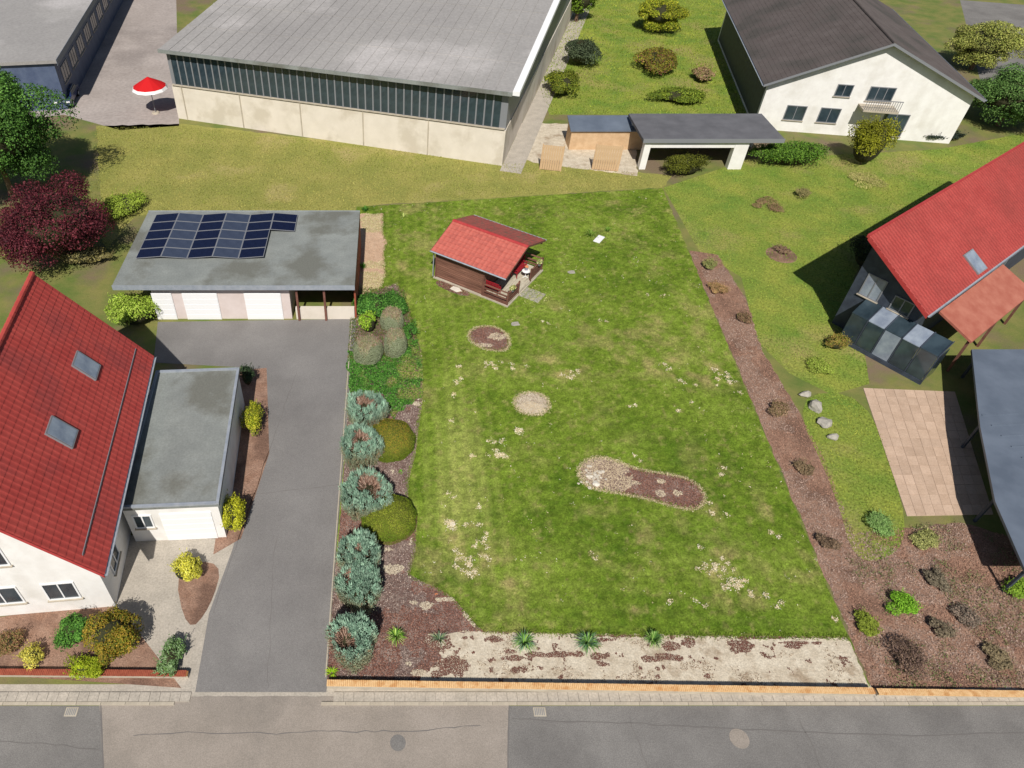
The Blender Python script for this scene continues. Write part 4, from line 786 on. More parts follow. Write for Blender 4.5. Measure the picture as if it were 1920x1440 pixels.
def gable_house(name, label, cat, loc, rz, L_, Wd, ze, zr, oh, og, wm, rm, tile=(.3, .36)):
    t = thing(name, label, cat, loc, rz); pitch = (zr-ze)/(Wd/2+oh); zw = ze+pitch*oh
    mb = MB(); i = [(0, 0), (0, Wd)]
    v = [(x_, y_, 0) for x_ in (0, L_) for y_ in (0, Wd)]+[(x_, y_, zw-.15) for x_ in (0, L_) for y_ in (0, Wd)]+[(0, Wd/2, zr-.15), (L_, Wd/2, zr-.15)]
    mb.v = v; mb.f = [(0, 4, 8, 5, 1), (2, 3, 7, 9, 6), (0, 2, 6, 4), (1, 5, 7, 3), (4, 6, 9, 8), (5, 8, 9, 7), (0, 1, 3, 2)]; mb.build('wall', wm, t)
    for y0 in (-oh, Wd+oh):
        slab6([(-og, y0, ze), (L_+og, y0, ze), (L_+og, Wd/2, zr), (-og, Wd/2, zr)], .14, M['wood2'] if rm is not M['brownroof'] else M['slate'], 'roof_deck', t)
        tile_sheet('roof_tiles', (-og, y0, ze), (L_+2*og, 0, 0), (0, Wd/2-y0, zr-ze), tile[0], tile[1], rm, t, amp=.013, thick=.014)
        gutter(t, (-og, y0+(-.07 if y0 < 0 else .07), ze-.0), (L_+og, y0+(-.07 if y0 < 0 else .07), ze-.0), .08)
    rc = MB(); n_ = int((L_+2*og)/.4)
    for k in range(n_): x0 = -og+k*(L_+2*og)/n_; rc.cyl((x0, Wd/2, zr+.04), (x0+(L_+2*og)/n_-.01, Wd/2, zr+.05), .12, .135, 8)
    rc.build('ridge_tiles', rm, t, kind='stuff')
    for x0 in (-og-.03, L_+og+.005):
        for y0 in (-oh, Wd+oh): slab6([(x0, y0, ze+.03), (x0+.025, y0, ze+.03), (x0+.025, Wd/2, zr+.03), (x0, Wd/2, zr+.03)], .22, M['grey'] if rm is M['brownroof'] else M['redmetal'], 'barge_board', t)
    t['pitch'] = pitch; return t
def skylight(t, px, py, side, ze, zr, Wd, oh, wx=.94, wy=1.3):
    "placed where the sight line meets the roof slope (side 0: y low, 1: y high)"
    R_ = Matrix.Rotation(t.rotation_euler.z, 4, 'Z'); R_.translation = t.location; Ri = R_.inverted(); pit_ = (zr-ze)/(Wd/2+oh)
    n_l = Vector((0, -pit_ if side == 0 else pit_, 1)).normalized(); o_l = Vector((0, -oh if side == 0 else Wd+oh, ze))
    p = Ri @ ray_plane(px, py, R_ @ o_l, (R_.to_3x3() @ n_l)); a_ = math.atan(pit_)*(1 if side == 0 else -1)
    f = MB().box(-wx/2, wx/2, -wy/2, wy/2, -.02, .13).build('skylight', M['grey'], t); f.location = p; f.rotation_euler = (a_, 0, 0)
    MB().box(-wx/2+.07, wx/2-.07, -wy/2+.07, wy/2-.07, .131, .14).build('pane', M['skyglass'], f)
# left red house
LHr = math.radians(95.5); fc = P(195, 1078, 3.5); ax = Vector((math.cos(LHr), math.sin(LHr), 0)); ay = Vector((-math.sin(LHr), math.cos(LHr), 0))
lo_ = fc+ax*.6+ay*.55; lo_.z = 0; LHL = 12.6
lh = gable_house('red_roofed_house', 'white house with a dull red tiled roof and two skylights left of the driveway', 'house', lo_, LHr, LHL, 8.0, 3.5, 9.3, .55, .6, M['white'], M['fadedtile'])
skylight(lh, 160, 687, 0, 3.5, 9.3, 8.0, .55, 1.1, 1.35); skylight(lh, 114, 812, 0, 3.5, 9.3, 8.0, .55, 1.1, 1.35)
window(lh, 'x', 0, 1.2, 2.6, 1.0, 2.3); window(lh, 'x', 0, 3.6, 5.2, 1.0, 2.3); window(lh, 'x', 0, 3.2, 4.8, 3.9, 5.2); window(lh, 'x', 0, 6.0, 7.2, 1.0, 2.3, 1)
window(lh, 'y', 0, 1.0, 2.2, 1.0, 2.2); window(lh, 'y', 0, 11.0, 12.0, 1.0, 2.2)
MB().bar((-.2, .12, 4.42), (LHL+.2, .12, 4.42), .03, .16).build('snow_guard', M['grey'], lh)
# flat garage beside it
cpr = math.radians(93.2); c1 = P(410, 945, 2.8); cp = thing('flat_roofed_garage', 'white garage with flat grey green felt roof beside the left red roofed house', 'garage', (c1.x, c1.y, 0), cpr)
CL, CW = 9.4, 4.6
MB().box(.1, CL-.1, .1, CW-.1, 0, 2.6).build('wall', M['white'], cp); MB().box(0, CL, 0, CW, 2.602, 2.78).build('roof', M['bitumen'], cp)
for a_, b_, q in (((0, .06), (CL, .06), 0), ((0, CW-.06), (CL, CW-.06), 0), ((.06, .12), (.06, CW-.12), 0), ((CL-.06, .12), (CL-.06, CW-.12), 0)): MB().bar((a_[0], a_[1], 2.82), (b_[0], b_[1], 2.82), .14, .1).build('roof_edge', M['zinc'], cp)
for k in range(1, 9): MB().box(k*1.05, k*1.05+.06, .13, CW-.13, 2.781, 2.788).build('felt_seam', M['bitumen'], cp)
dr2 = MB().box(.06, .098, .5, 2.9, .02, 2.15).build('garage_door', M['whitep'], cp)
for k in range(5): MB().box(.05, .06, .5, 2.9, .08+k*.42, .44+k*.42).build('door_panel', M['whitep'], dr2)
window(cp, 'x', .1, 3.3, 4.2, 1.1, 2.1)
# garage row with solar panels
GX0, GX1, GY0, GY1 = -17.9, P(667, 520, 2.8).x, 37.2, 46.2
gr = thing('garage_row', 'row of white garages with flat grey roof at the head of the driveway', 'garage', (GX0, GY0, 0)); gw = GX1-GX0; gd = GY1-GY0
lx = lambda px: P(px, 600).x-GX0
MB().box(lx(297)-.6, gw-.12, .0+5.2, gd-.1, 0, 2.85).build('rear_wall', M['pinkw'], gr); MB().box(0, gw, -.25, gd, 2.86, 3.1).build('roof', M['bitumen'], gr)
MB().box(0, gw, -.29, -.252, 2.8, 3.14).build('fascia', M['zinc'], gr); MB().box(0, gw, gd+.002, gd+.04, 2.8, 3.14).build('fascia', M['zinc'], gr)
MB().box(gw-.11, gw+.0, .3, gd-.12, 0, 2.855).build('brick_wall', M['brick'], gr)
MB().box(lx(297), lx(548), .35, 5.19, 0, 2.85).build('wall', M['pinkw'], gr)
ds = [(lx(296), lx(333)), (lx(352), lx(416)), (lx(465), lx(532))]
for a_, b_ in ds:
    dd = MB().box(a_, b_, .28, .345, 0, 2.15).build('garage_door', M['whitep'], gr)
    for k in range(5): MB().box(a_+.04, b_-.04, .262, .279, .04+k*.42, .42+k*.42).build('door_panel', M['whitep'], dd)
MB().box(lx(548)+.01, gw-.13, 4.6, 5.18, 0, 2.84).build('carport_back', M['wood2'], gr)
MB().box(lx(556), gw-.14, .3, .55, 0, .9).build('parapet', M['cream'], gr)
for x_ in (lx(560), lx(610)): MB().box(x_, x_+.14, .1, .24, 0, 2.85).build('post', M['wood2'], gr)
sol = thing('solar_array', 'dark blue solar panels in east west rows on the garage roof', 'solar panels', (GX0, GY0+1.2, 3.1)); pw = 1.68; pit2 = math.radians(5)
pm = MB().box(0, 1.70, 0, 1.1, -.03, 0).mesh('solar_panel', M['grey']); pm2 = MB().box(.04, 1.66, .04, 1.06, .001, .004).mesh('cells', M['solar']); pm3 = MB().box(.04, 1.66, .04, 1.06, .001, .004).mesh('cells', M['solar_sheen'])
for cidx in range(5):
    for rw in range(5):
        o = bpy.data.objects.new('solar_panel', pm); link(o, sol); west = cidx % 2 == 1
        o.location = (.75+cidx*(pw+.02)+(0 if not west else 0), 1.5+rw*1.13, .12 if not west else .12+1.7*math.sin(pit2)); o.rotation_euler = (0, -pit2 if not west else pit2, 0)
        g_ = bpy.data.objects.new('cells', pm3 if west else pm2); link(g_, o)  # alternate columns get the painted sky sheen
for rw in (3, 4):
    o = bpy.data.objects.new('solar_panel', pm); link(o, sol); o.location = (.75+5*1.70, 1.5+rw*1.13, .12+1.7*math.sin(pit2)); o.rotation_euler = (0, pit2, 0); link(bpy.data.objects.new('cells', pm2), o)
# industrial hall
hA, hB = P(335, 222), P(941, 311); hrz = math.atan2((hB-hA).y, (hB-hA).x); hL = (hB-hA).length; HH = 6.7; hD = 52
hl = thing('industrial_hall', 'long cream industrial hall with grey roof and a band of dark windows', 'hall', hA, hrz)
MB().box(0, hL, 0, hD, 0, 3.2).build('wall', M['cream'], hl); MB().box(.05, hL-.05, .12, hD-.1, 3.301, HH-.1).build('upper_wall', M['grey'], hl)
slab6([(-.3, -.5, HH), (hL+.3, -.5, HH), (hL+.3, hD, HH+5), (-.3, hD, HH+5)], .2, M['hallroof'], 'roof', hl)
mb = MB()
for k in range(int(hL/.9)+1): x_ = -.25+k*.9; slab6  # corrugation seams
for k in range(1, int(hL/1.1)+1): mb.bar((-.3+k*1.1, -.5, HH+.02), (-.3+k*1.1, hD, HH+5.02), .05, .05)
mb.build('roof_seams', M['hallroof'], hl, kind='stuff')
for k in range(1, 9): y_ = -.5+k*5.5; MB().bar((-.3, y_, HH+.02+5*(y_+.5)/(hD+.5)), (hL+.3, y_, HH+.02+5*(y_+.5)/(hD+.5)), .12, .05).build('roof_joint', M['hallroof'], hl)
slab6([(hL+.31, -.5, HH+.12), (hL+.9, -.5, HH+.12), (hL+.9, hD, HH+5.12), (hL+.31, hD, HH+5.12)], .35, M['whitep'], 'verge', hl)
MB().box(-.3, hL+.3, -.62, -.51, HH-.28, HH+.03).build('eaves_fascia', M['bitumen'], hl)
npn = 44; pwid = (hL-1.0)/npn; pme = MB().box(0, pwid-.14, 0, .05, 3.4, HH-.55).mesh('pane', M['glass']); bme = MB().box(0, .12, -.06, .055, 3.32, HH-.5).mesh('mullion', M['grey'])
wb2 = MB().box(.1, hL-.1, -.12, .118, 3.302, 3.39).build('window_sill', M['conc'], hl)
for k in range(npn):
    o = bpy.data.objects.new('pane', pme); link(o, hl); o.location = (.5+k*pwid, .06, 0); o = bpy.data.objects.new('mullion', bme); link(o, hl); o.location = (.5+k*pwid-.13, .062, 0)
for k in range(5): MB().box(1+k*6.2, 1.1+k*6.2, -.06, -.002, 0, 3.29).build('downpipe', M['conc'], hl)
sheet('side_path', [tuple((Matrix.Rotation(hrz, 3, 'Z') @ Vector(q)+hA)[:2]) for q in ((hL+.02, -1, 0), (hL+1.9, -1, 0), (hL+1.9, hD, 0), (hL+.02, hD, 0))], G4*3, M['slab'])
# white gabled house
wA = P(1432, 243); wrz = math.radians(90-11); 
# local x points away from the street, y to the left; origin at the right front corner
WW = 17.5; wax = Vector((math.cos(wrz), math.sin(wrz), 0)); way = Vector((-math.sin(wrz), math.cos(wrz), 0)); wo = Vector((34.9, 67.4, 0))-way*WW
wh = gable_house('white_gabled_house', 'large white house with a brown grey roof and its gable facing the gardens', 'house', wo, wrz, 26, WW, 4.4, 8.6, .6, .7, M['white'], M['brownroof'], (.34, .4))
window(wh, 'x', 0, 10.4, 12.2, 1.1, 2.5, 1, m='grey'); window(wh, 'x', 0, 6.6, 8.8, 3.4, 4.7, 2, m='grey'); window(wh, 'x', 0, 4.4, 6.6, .3, 2.4, 1, m='grey'); window(wh, 'x', 0, 13.4, 15.2, 1.1, 2.5, 1, m='grey'); window(wh, 'x', 0, 10.2, 11.6, 3.6, 4.7, 1, m='grey')
MB().box(-1.6, -.01, 6.2, 9.2, 2.95, 3.1).build('balcony_slab', M['conc'], wh); mbk = MB()
for k in range(16): mbk.box(-1.58, -1.55, 6.22+k*.195, 6.26+k*.195, 3.1, 4.0)
mbk.box(-1.6, -1.53, 6.2, 9.2, 4.0, 4.06); mbk.build('balcony_railing', M['grey'], wh)
MB().box(.5, 25.5, WW-.002, WW+.03, .3, 4.2).build('side_cladding', M['slate'], wh)
# annex
an_ = thing('flat_roofed_annex', 'low white annex with a dark flat roof left of the white gabled house', 'annex', (P(1200, 322).x, 58.9, 0)); aw = P(1392, 322).x-P(1200, 322).x
MB().box(-.3, aw+2.8, -.2, 5.2, 2.6, 2.85).build('roof', M['felt'], an_); MB().box(-.3, aw+2.8, -.24, -.202, 2.55, 2.9).build('fascia', M['grey'], an_)
MB().box(.0, .55, 0, .6, 0, 2.59).build('pillar', M['white'], an_); MB().box(aw-1.2, aw, 0, .6, 0, 2.59).build('pillar', M['white'], an_); MB().box(.56, aw-1.21, .02, .5, 2.0, 2.59).build('lintel', M['white'], an_)
MB().box(0, aw+2.6, 4.4, 5, 0, 2.59).build('rear_wall', M['white'], an_)
lowb = thing('blue_shed_roof', 'low blue grey lean-to roof behind the tan fence', 'shed', (P(1045, 235).x, 62.6, 0)); lw = P(1190, 235).x-P(1045, 235).x
slab6([(0, 0, 1.9), (lw, 0, 1.9), (lw, 2.2, 2.4), (0, 2.2, 2.4)], .1, M['bluegrey'], 'roof', lowb); MB().box(.15, lw-.15, .2, 2.0, 0, 1.85).build('wall', M['tanwood'], lowb)
for i, (x0, x1, lab) in enumerate(((1012, 1052, 'tan board fence panel next to the hall'), (1110, 1160, 'tan board fence panel next to the white annex'))):
    a_, b_ = P(x0, 318), P(x1, 322); t = thing('board_fence', lab, 'fence', a_, math.atan2((b_-a_).y, (b_-a_).x)); n_ = int((b_-a_).length/.2)
    bm_ = MB().box(0, .18, 0, .025, .05, 2.3).mesh('fence_board', M['tanwood'])
    for k in range(n_): o = bpy.data.objects.new('fence_board', bm_); link(o, t); o.location = (k*.2, 0, random.uniform(-.01, .01))
    for k in (0, n_): MB().box(k*.2-.05, k*.2+.05, .03, .13, 0, 2.35).build('post', M['tanwood'], t)
# right red house: one steep slope facing the street, its high side closed by a wall
rd = Vector((.81, .586, 0)).normalized(); rrz = math.atan2(rd.y, rd.x); RZE, RZR, RO, RW = 3.9, 6.8, .5, 4.56
rk = P(1740, 592, RZE); yv = Vector((-rd.y, rd.x, 0)); ro = rk+rd*.8+yv*RO; ro.z = 0; RL = 22
rh = thing('red_tiled_house', 'house with a bright red tiled roof and dark glazed gable right of the gardens', 'house', ro, rrz); rp = (RZR-RZE)/(RW-.2+RO)
yr = RW-.2; zf = RZE+rp*RO-.15
mb = MB(); mb.v = [(0, 0, 0), (RL, 0, 0), (RL, RW-.4, 0), (0, RW-.4, 0), (0, 0, zf), (RL, 0, zf), (RL, RW-.4, RZR-.35), (0, RW-.4, RZR-.35)]; mb.f = [(0, 1, 5, 4), (1, 2, 6, 5), (2, 3, 7, 6), (3, 0, 4, 7), (4, 5, 6, 7)]; mb.build('wall', M['slate'], rh)
slab6([(-.8, -RO, RZE), (RL+.8, -RO, RZE), (RL+.8, yr, RZR), (-.8, yr, RZR)], .14, M['wood2'], 'roof_deck', rh)
tile_sheet('roof_tiles', (-.8, -RO, RZE), (RL+1.6, 0, 0), (0, yr+RO, RZR-RZE), .3, .36, M['redtile'], rh)
gutter(rh, (-.8, -RO-.07, RZE), (RL+.8, -RO-.07, RZE), .08)
slab6([(-.83, -RO, RZE+.03), (-.805, -RO, RZE+.03), (-.805, yr, RZR+.03), (-.83, yr, RZR+.03)], .25, M['redmetal'], 'barge_board', rh)
MB().bar((-.83, yr+.04, RZR), (RL+.8, yr+.04, RZR), .14, .2).build('ridge_cap', M['redmetal'], rh)
rh['pitch'] = rp
skylight(rh, 1826, 492, 0, RZE, RZR, 2*yr, RO, 1.2, 1.5)
window(rh, 'x', 0, .5, 1.7, 2.75, 3.75, 1, m='grey'); window(rh, 'x', 0, 2.4, 3.6, 2.75, 4.3, 1, m='grey', gm='skyglass')
window(rh, 'x', 0, .4, 1.6, .3, 2.2, 1, m='grey'); window(rh, 'y', 0, 11.5, 13.5, 1.0, 2.3, 1, m='grey')
slab6([(1.0, -.55, 3.45), (9.5, -.55, 3.45), (9.5, -2.8, 2.6), (1.0, -2.8, 2.6)], .14, mat('weathered_red_tile', A_(160, 92, 76), A_(176, 112, 94), scale=1.2, rough=.8), 'porch_roof', rh)
for x_ in (1.2, 5.2, 9.1): MB().box(x_, x_+.14, -2.7, -2.56, 0, 2.5).build('porch_post', M['wood2'], rh)
cs = thing('conservatory', 'blue grey glass conservatory on the gable side of the right red roofed house', 'conservatory', ro-rd*.03, rrz)
for k in range(5):
    y0 = -2.2+k*1.05; slab6([(-1.3, y0, 2.2), (-1.3, y0+1.0, 2.2), (-.02, y0+1.0, 2.7), (-.02, y0, 2.7)], .04, M['skyglass'] if k in (1, 3) else M['glass'], 'roof_pane', cs)
    MB().box(-1.32, -1.28, y0+.03, y0+.97, .3, 2.15).build('side_pane', M['skyglass'] if k == 2 else M['glass'], cs); MB().bar((-1.32, y0-.025, 2.22), (-.02, y0-.025, 2.74), .05, .07).build('rafter', M['slate'], cs); MB().box(-1.34, -1.26, y0-.06, y0+.01, 0, 2.2).build('post', M['slate'], cs)
MB().box(-1.36, -1.24, -2.2, 3.0, 0, .28).build('base_wall', M['slate'], cs); MB().box(-1.3, -.02, -2.26, -2.22, .3, 2.2).build('end_pane', M['glass'], cs)
# blue grey carport
bc = P(1868, 860, 2.5); cq = thing('carport', 'blue grey sheet roofed carport at the right edge beside the pink terrace', 'carport', (P(1868, 800, 2.0).x, 21.6, 0), math.radians(4))
cl_ = [Matrix.Rotation(-math.radians(4), 3, 'Z') @ (P(*q, 2.0)-Vector((cq.location.x, 21.6, 0))) for q in ((1822, 655), (1838, 800), (1866, 940), (1925, 1075), (2300, 1075), (2300, 655))]; slab6(cl_, .14, M['bluegrey'], 'roof', cq)
for k in range(0, 13): yy = cl_[3].y+.35+k*.75; xx = max(np.interp(yy, [cl_[3].y, cl_[2].y, cl_[1].y, cl_[0].y], [cl_[3].x, cl_[2].x, cl_[1].x, cl_[0].x]), 0)+.08; (MB().bar((xx, yy, 2.025), (cl_[4].x-.2, yy, 2.025), .05, .05).build('roof_rib', M['bluegrey'], cq) if yy < cl_[0].y-.2 else None)
for q in cl_[:4]: MB().box(q.x+.25, q.x+.37, q.y+(-.4 if q is cl_[0] else .2), q.y+(-.28 if q is cl_[0] else .32), 0, 1.85).build('post', M['slate'], cq)
# top left grey building with blue side
tA = P(232, 0); tB = P(128, 205); t_rz = math.atan2((tA-tB).y, (tA-tB).x); tl_b = thing('grey_roofed_building', 'building with pale grey flat roof and blue grey side wall in the far left corner', 'building', tB, t_rz); tL = (tA-tB).length+14
MB().box(0, tL, 0, 22, 0, 4.6).build('wall', M['bluewall'], tl_b); MB().box(-.3, tL, -.4, 22.3, 4.601, 4.9).build('roof', M['hallroof'], tl_b); MB().box(-.34, tL, -.44, -.402, 4.4, 4.96).build('fascia', M['bluegrey'], tl_b)
for k in range(9): window(tl_b, 'y', 0, 1.5+k*4, 4.3+k*4, 2.0, 3.6, 2, m='grey')
# red and white parasol
pp = P(292, 212); ps = thing('parasol', 'round red parasol with narrow white rim beside the hall end', 'parasol', pp); mb = MB(); n_ = 12
for k in range(n_):
    a0, a1 = 2*math.pi*k/n_, 2*math.pi*(k+1)/n_
    MB().quad((0, 0, 3.6), (1.6*math.cos(a0), 1.6*math.sin(a0), 2.7), (1.6*math.cos(a1), 1.6*math.sin(a1), 2.7)).build('canopy_panel', M['parasol'], ps)
    MB().quad((1.6*math.cos(a0), 1.6*math.sin(a0), 2.7), (1.75*math.cos(a0), 1.75*math.sin(a0), 2.45), (1.75*math.cos(a1), 1.75*math.sin(a1), 2.45), (1.6*math.cos(a1), 1.6*math.sin(a1), 2.7)).build('rim_panel', M['whitep'], ps)
MB().cyl((0, 0, 0), (0, 0, 3.55), .04).build('pole', M['grey'], ps); MB().cyl((0, 0, 0), (0, 0, .12), .4, .35, 14).build('base', M['conc'], ps)
# dark blue car
cc = P(128, 190); ct = thing('parked_car', 'dark blue car parked by the grey roofed building', 'car', cc, t_rz)
def car_body(ct):
    prof = [(-2.1, .35), (-2.15, .75), (-1.95, .95), (-1.2, 1.0), (-.6, 1.42), (.9, 1.45), (1.55, 1.05), (2.1, .95), (2.15, .4)]; mb = MB(); n = len(prof)
    for y_, sc in ((-.85, 1), (.85, 1)): mb.v += [(x_, y_*(1 if z_ < 1.1 else .8), z_) for x_, z_ in prof]
    mb.f = [tuple(range(n)), tuple(range(2*n-1, n-1, -1))]+[(k, (k+1) % n, n+(k+1) % n, n+k) for k in range(n)]; b_ = mb.build('body', M['carpaint'], ct, bevel=.04)
    MB().quad((-1.15, -.66, 1.035), (-.64, -.62, 1.41), (-.64, .62, 1.41), (-1.15, .66, 1.035)).build('windscreen', M['glass'], ct).location.z = .012
    MB().quad((.95, -.62, 1.44), (1.5, -.66, 1.09), (1.5, .66, 1.09), (.95, .62, 1.44)).build('rear_window', M['glass'], ct).location.z = .012
    for s in (-1, 1): MB().box(-.9, 1.1, s*.79-.03, s*.79+.03, 1.05, 1.33).build('side_window', M['glass'], ct)
    for x_ in (-1.35, 1.35):
        for s in (-1, 1): wl = MB().cyl((x_, s*.66, .32), (x_, s*.88, .32), .32, n=16).build('wheel', M['tyre'], ct); MB().cyl((x_, s*.881, .32), (x_, s*.9, .32), .19, n=12).build('rim', M['zinc'], wl)
    for s in (-1, 1): MB().box(-2.17, -2.1, s*.6-.18, s*.6+.18, .66, .8).build('headlight', M['whitep'], ct)
car_body(ct)
# manhole covers in the street
for px, py, lab in ((746, 1393, 'round manhole cover in the pale asphalt patch'), (1386, 1385, 'round manhole cover in the grey road on the right')):
    c_ = P(px, py); t = thing('manhole_cover', lab, 'manhole cover', (c_.x, c_.y, .0)); MB().cyl((0, 0, .0), (0, 0, .018), .38, n=28).build('frame', M['roadl'], t); MB().cyl((0, 0, .0), (0, 0, .024), .31, n=24).build('lid', M['road'] if px < 1000 else M['roadl'], t)

# ------------------------------------------------------------------ neighbours' plants
def tree(px, py, R, H, ch, label, pal, leaves=40000, ls=.18, seed=1, name='broadleaf_tree', lobes=34, tr=.25, world=None):
    b = world if world is not None else P(px, py); t = thing(name, label, 'tree', b); rr = np.random.default_rng(seed); lc = unit(rr.normal(0, 1, (lobes, 3))); lc *= rr.uniform(.45, .85, (lobes, 1)); lr = rr.uniform(.22, .4, lobes)
    k = rng.integers(0, lobes, leaves); v = sphere_dirs(leaves, -.6); C = (lc[k]+v*lr[k][:, None]*rng.uniform(.7, 1.1, (leaves, 1)))*np.array([R, R, (H-ch)/2])+np.array([0, 0, (H+ch)/2])
    V, F = leaf_quads(C, v+np.array([0, 0, .3]), ls, .65, .7); npmesh('crown', V, F, M['leaf'], t, np.clip(pick(leaves, pal, var=.22)*rr.uniform(.7, 1.2, lobes)[k][:, None], 0, 1))
    core_ellipsoid((0, 0, (H+ch)/2), (R*.6, R*.6, (H-ch)*.3), M['core'], t); trunk(t, (0, 0, (H+ch)/2), tr); return t
DG = [(60, 98, 34), (78, 118, 44), (46, 80, 28), (92, 132, 56)]; YG = [(140, 150, 30), (170, 172, 40), (112, 128, 26), (186, 180, 60)]; OL = [(110, 122, 36), (134, 138, 44), (90, 102, 30)]
tree(0, 0, 5.6, 11, 1.5, 'large dense green tree at the left edge beyond the garages', DG, 80000, .18, 2, world=Vector((-31.6, 53.5, 0)), lobes=60)
tree(0, 0, 4.4, 6.0, 1.0, 'dark red leaved tree in front of the large green one', [(80, 28, 38), (98, 36, 46), (62, 20, 30), (112, 48, 56)], 48000, .14, 5, world=Vector((-24.3, 44.5, 0)), name='red_leaved_tree', lobes=44)
bush(0, 0, (1.9, 1.6), 2.0, 'lime green hedge bush at the left end of the garage row', [(150, 176, 60), (126, 156, 44), (170, 190, 80)], world=Vector((-17.2, 37.2, 0)), leaves=9000, ls=.13, seed=9, lobes=22)
bush(232, 395, 2.0, 1.2, 'low lime shrub behind the solar roof', [(150, 170, 60), (130, 150, 50)], leaves=6000, ls=.15, seed=10)
bush(160, 490, (2.4, 1.2), 1.1, 'brownish low shrub behind the left house', [(130, 120, 70), (104, 100, 56), (150, 140, 96)], leaves=6000, ls=.14, seed=11)
bush(20, 470, (2.2, 1.4), 1.0, 'yellow green flowering shrub at the left picture edge', [(150, 160, 70), (190, 180, 120), (120, 140, 50)], leaves=6000, ls=.14, seed=12)
bush(466, 722, .45, 1.5, 'slim dark green shrub at the rear of the flat garage wall', [(40, 56, 36), (54, 72, 44)], leaves=3000, ls=.09, seed=13)
bush(478, 800, (.55, 1.2), 1.4, 'lime green elongated shrub along the flat garage', YG, leaves=6000, ls=.09, seed=14)
bush(442, 985, (.62, 1.1), 1.9, 'golden yellow conifer at the garage corner by the driveway', [(176, 176, 30), (150, 152, 26), (196, 196, 60), (120, 124, 24)], leaves=8000, ls=.09, seed=15)
bush(352, 1078, .8, 1.1, 'bright yellow round bush in front of the flat garage', [(206, 200, 66), (186, 180, 50), (160, 160, 50), (222, 216, 100)], leaves=7000, ls=.08, seed=16)
bush(148, 1195, .85, 1.4, 'mid green bush below the left house gable', [(70, 118, 40), (96, 144, 54), (54, 96, 32)], leaves=7000, ls=.09, seed=17)
bush(222, 1215, 1.15, 2.2, 'tall olive and orange bush below the left house gable', [(140, 120, 34), (116, 116, 30), (160, 130, 44), (96, 104, 28)], leaves=12000, ls=.09, seed=18)
bush(170, 1258, (1.0, .5), .8, 'low lime green bush by the left street wall', [(140, 156, 24), (120, 140, 20), (160, 170, 40)], leaves=5000, ls=.08, seed=19)
bush(66, 1235, .55, .7, 'small yellow flowering bush in the left front garden', [(214, 204, 96), (196, 180, 70), (150, 150, 60)], leaves=3500, ls=.07, seed=20)
bush(325, 1240, (.55, .9), .9, 'grey green feathery shrub at the driveway corner', [(104, 132, 84), (126, 150, 104), (90, 120, 60)], leaves=4000, ls=.09, seed=21)
bush(20, 1210, .6, .5, 'reddish low perennials at the left picture edge', [(150, 110, 80), (120, 110, 60)], leaves=2500, ls=.08, seed=22)
bush(1050, 175, (1.8, 2.5), 2.2, 'dark green round shrub beside the white edge of the hall', OL+[(84, 100, 20)], leaves=8000, ls=.18, seed=23)
bush(1085, 120, (1.8, 2.4), 3.0, 'dark grey green conifer beside the hall roof', [(60, 72, 50), (76, 88, 60)], leaves=9000, ls=.18, seed=24)
tree(1080, 40, 2.6, 5, .6, 'bright green tree at the top beside the hall', [(96, 124, 30), (120, 146, 44), (76, 104, 26)], 14000, .2, 25, lobes=26)
bush(1230, 130, (2.4, 3.2), 2.0, 'olive and red brown shrub group on the far lawn', [(120, 116, 36), (116, 76, 56), (96, 104, 32), (140, 128, 44)], leaves=12000, ls=.2, seed=26, lobes=24)
bush(1270, 190, (2.8, 1.4), 1.3, 'green shrub row just behind the annex roof', [(104, 124, 34), (130, 144, 46), (84, 104, 30)], leaves=9000, ls=.17, seed=27, lobes=22)
tree(1235, 60, 3.2, 3.8, .4, 'yellow green tree on the far lawn', YG+OL, 28000, .16, 28, lobes=30)
bush(1315, 150, (1.2, 1.8), 1.3, 'pinkish brown shrub near the side wall of the white house', [(170, 140, 110), (150, 120, 90), (120, 120, 60)], leaves=5000, ls=.16, seed=29)
bush(1280, 328, (2.1, .9), 1.9, 'dark olive hedge standing in the opening of the white annex', [(84, 88, 20), (66, 72, 16), (100, 104, 30)], leaves=9000, ls=.12, seed=30, lobes=22)
bush(1480, 308, (3.6, 1.2), 2.1, 'long green hedge in front of the white gabled house', [(84, 120, 34), (104, 138, 46), (66, 100, 28)], leaves=16000, ls=.14, seed=31, lobes=36)
bush(1612, 308, 1.9, 4.6, 'tall olive yellow conifer before the white gable', [(128, 130, 22), (108, 112, 18), (146, 146, 40)], leaves=15000, ls=.14, seed=32, lobes=28)
tree(1870, 235, 4.2, 5.0, .6, 'green tree right of the white gabled house', [(84, 118, 54), (106, 138, 70), (66, 98, 42)], 42000, .16, 33, lobes=44)
tree(1820, 130, 3.6, 5.0, .6, 'yellowish tree behind the white gabled house', [(142, 148, 70), (124, 134, 60), (160, 160, 84)], 28000, .16, 34, lobes=30)
bush(1760, 262, (2.6, 1.0), .9, 'dark low shrubs at the foot of the white house', [(40, 52, 46), (56, 66, 50)], leaves=6000, ls=.13, seed=35)
bush(1612, 500, (.9, 1.5), 2.4, 'dark evergreen against the glazed gable', [(34, 44, 24), (48, 60, 32), (60, 76, 36)], leaves=8000, ls=.11, seed=36)
bush(1562, 650, .8, .8, 'low orange brown shrub on the neighbouring lawn', [(150, 130, 60), (130, 110, 60), (110, 120, 40)], leaves=3500, ls=.09, seed=37)
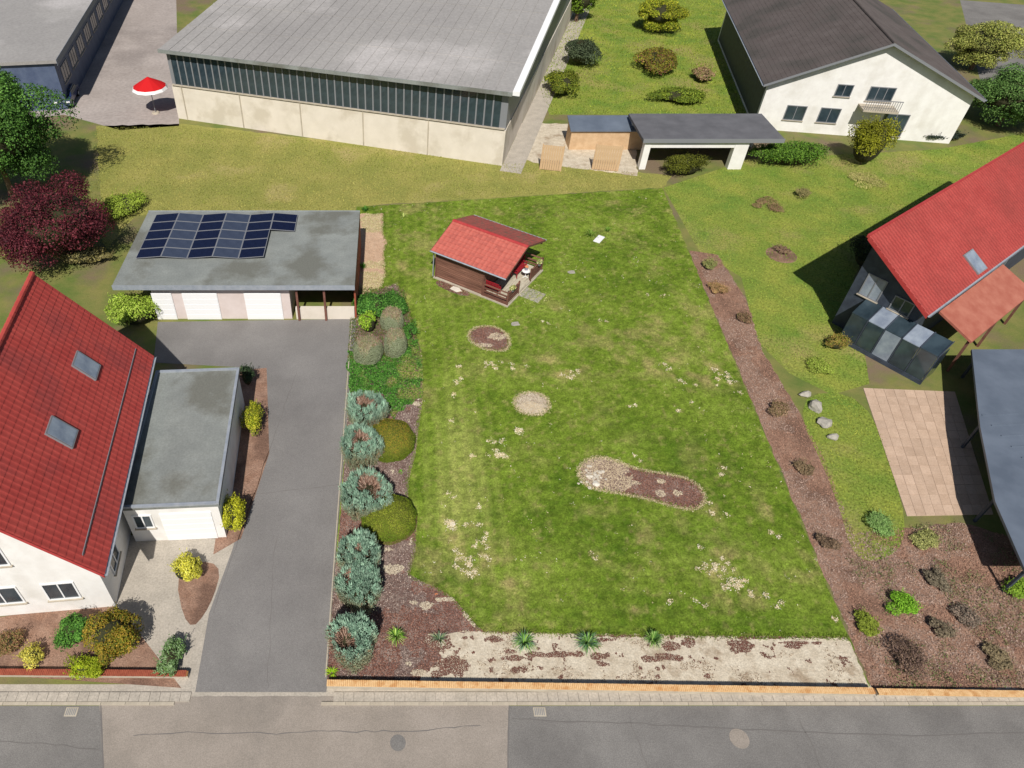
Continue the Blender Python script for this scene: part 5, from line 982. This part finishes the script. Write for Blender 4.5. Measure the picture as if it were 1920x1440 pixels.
for i, (px, py, R, H, pal, lab) in enumerate((
        (1395, 600, .5, .6, [(110, 84, 66), (90, 80, 50)], 'small brown heather beside the lot edge, level with the cabin'), (1345, 545, .7, .6, [(150, 116, 84), (120, 104, 60)], 'tan dry perennial at the top of the bark strip'),
        (1330, 500, .6, .7, [(104, 116, 60), (120, 110, 70)], 'green and brown perennial at the tip of the bark strip'), (1455, 770, .7, .6, [(120, 96, 76), (96, 84, 54)], 'brown heather halfway down the bark strip'),
        (1505, 880, .6, .5, [(96, 84, 60), (120, 100, 76)], 'dull brown heather below the white stones'), (1550, 1020, .5, .5, [(84, 70, 56), (110, 90, 70)], 'dark heather beside the lower lot edge'),
        (1645, 990, .8, .6, [(90, 120, 60), (110, 136, 76)], 'grey green bush at the lower end of the side lawn'), (1690, 1140, .7, .6, [(86, 132, 24), (110, 150, 40)], 'bright green bush in the brown front bed'),
        (1622, 1175, .6, .5, [(104, 116, 36), (90, 100, 30)], 'olive green bush near the lot corner'), (1690, 1235, .9, .8, [(80, 64, 56), (96, 78, 64)], 'dark brown shrub near the street wall on the right'),
        (1750, 1090, .6, .5, [(110, 100, 84), (90, 84, 66)], 'grey brown shrub in the middle of the front bed'), (1760, 1180, .5, .5, [(90, 80, 66), (106, 96, 76)], 'small grey shrub in the lower front bed'),
        (1805, 1155, .6, .5, [(96, 88, 76), (120, 104, 90)], 'greyish shrub right of the middle of the front bed'), (1860, 1235, .6, .4, [(104, 92, 70), (120, 108, 80)], 'low greyish shrub at the lower right of the bed'),
        (1910, 1110, .7, .7, [(90, 120, 30), (110, 136, 40)], 'green bush at the right edge beside the carport'), (1740, 1020, .8, .4, [(140, 140, 84), (120, 124, 70)], 'pale green perennials along the lower terrace edge'),
        (1530, 690, .9, .5, [(112, 132, 44), (130, 140, 60)], 'low green clump at the bottom of the neighbouring lawn'), (1440, 388, 1.4, .35, [(126, 96, 76), (110, 104, 60)], 'brownish flower patch on the neighbouring lawn'),
        (1500, 370, .9, .8, [(104, 100, 60), (120, 110, 70)], 'twiggy shrub behind the flower patch'), (1620, 340, 1.6, .3, [(150, 140, 90), (130, 130, 70)], 'pale border plants along the far lawn edge'))):
    pal = [tuple(min(235, int(q*1.2)+8) for q in c3_) for c3_ in pal]; bush(px, py, R, H*.8, lab, pal, leaves=3600, ls=.075, seed=50+i, name='garden_shrub', core=False, lobes=9, jit=.9)
c_ = P(1465, 478); sheet('round_bed', [(c_.x+1.1*math.cos(k*.3142), c_.y+1.1*math.sin(k*.3142)) for k in range(20)], G4*2, M['soil'])
bush(1465, 472, .6, .35, 'pinkish low plant in the round bed of the neighbouring lawn', [(150, 120, 104), (130, 110, 80)], leaves=1500, ls=.08, seed=80, name='garden_shrub', core=False)
for i, (px, py, r_, lab) in enumerate(((1528, 765, .5, 'large whitish boulder above the green side lawn'), (1545, 795, .42, 'second whitish boulder just below the largest one'), (1508, 742, .32, 'small whitish boulder beside the bark strip'), (1560, 822, .28, 'smallest whitish boulder at the edge of the side lawn'))):
    b = P(px, py); tag(rock('boulder', (b.x, b.y, .12), r_, M['gstone'], None, i+7, .6), lab, 'boulder')
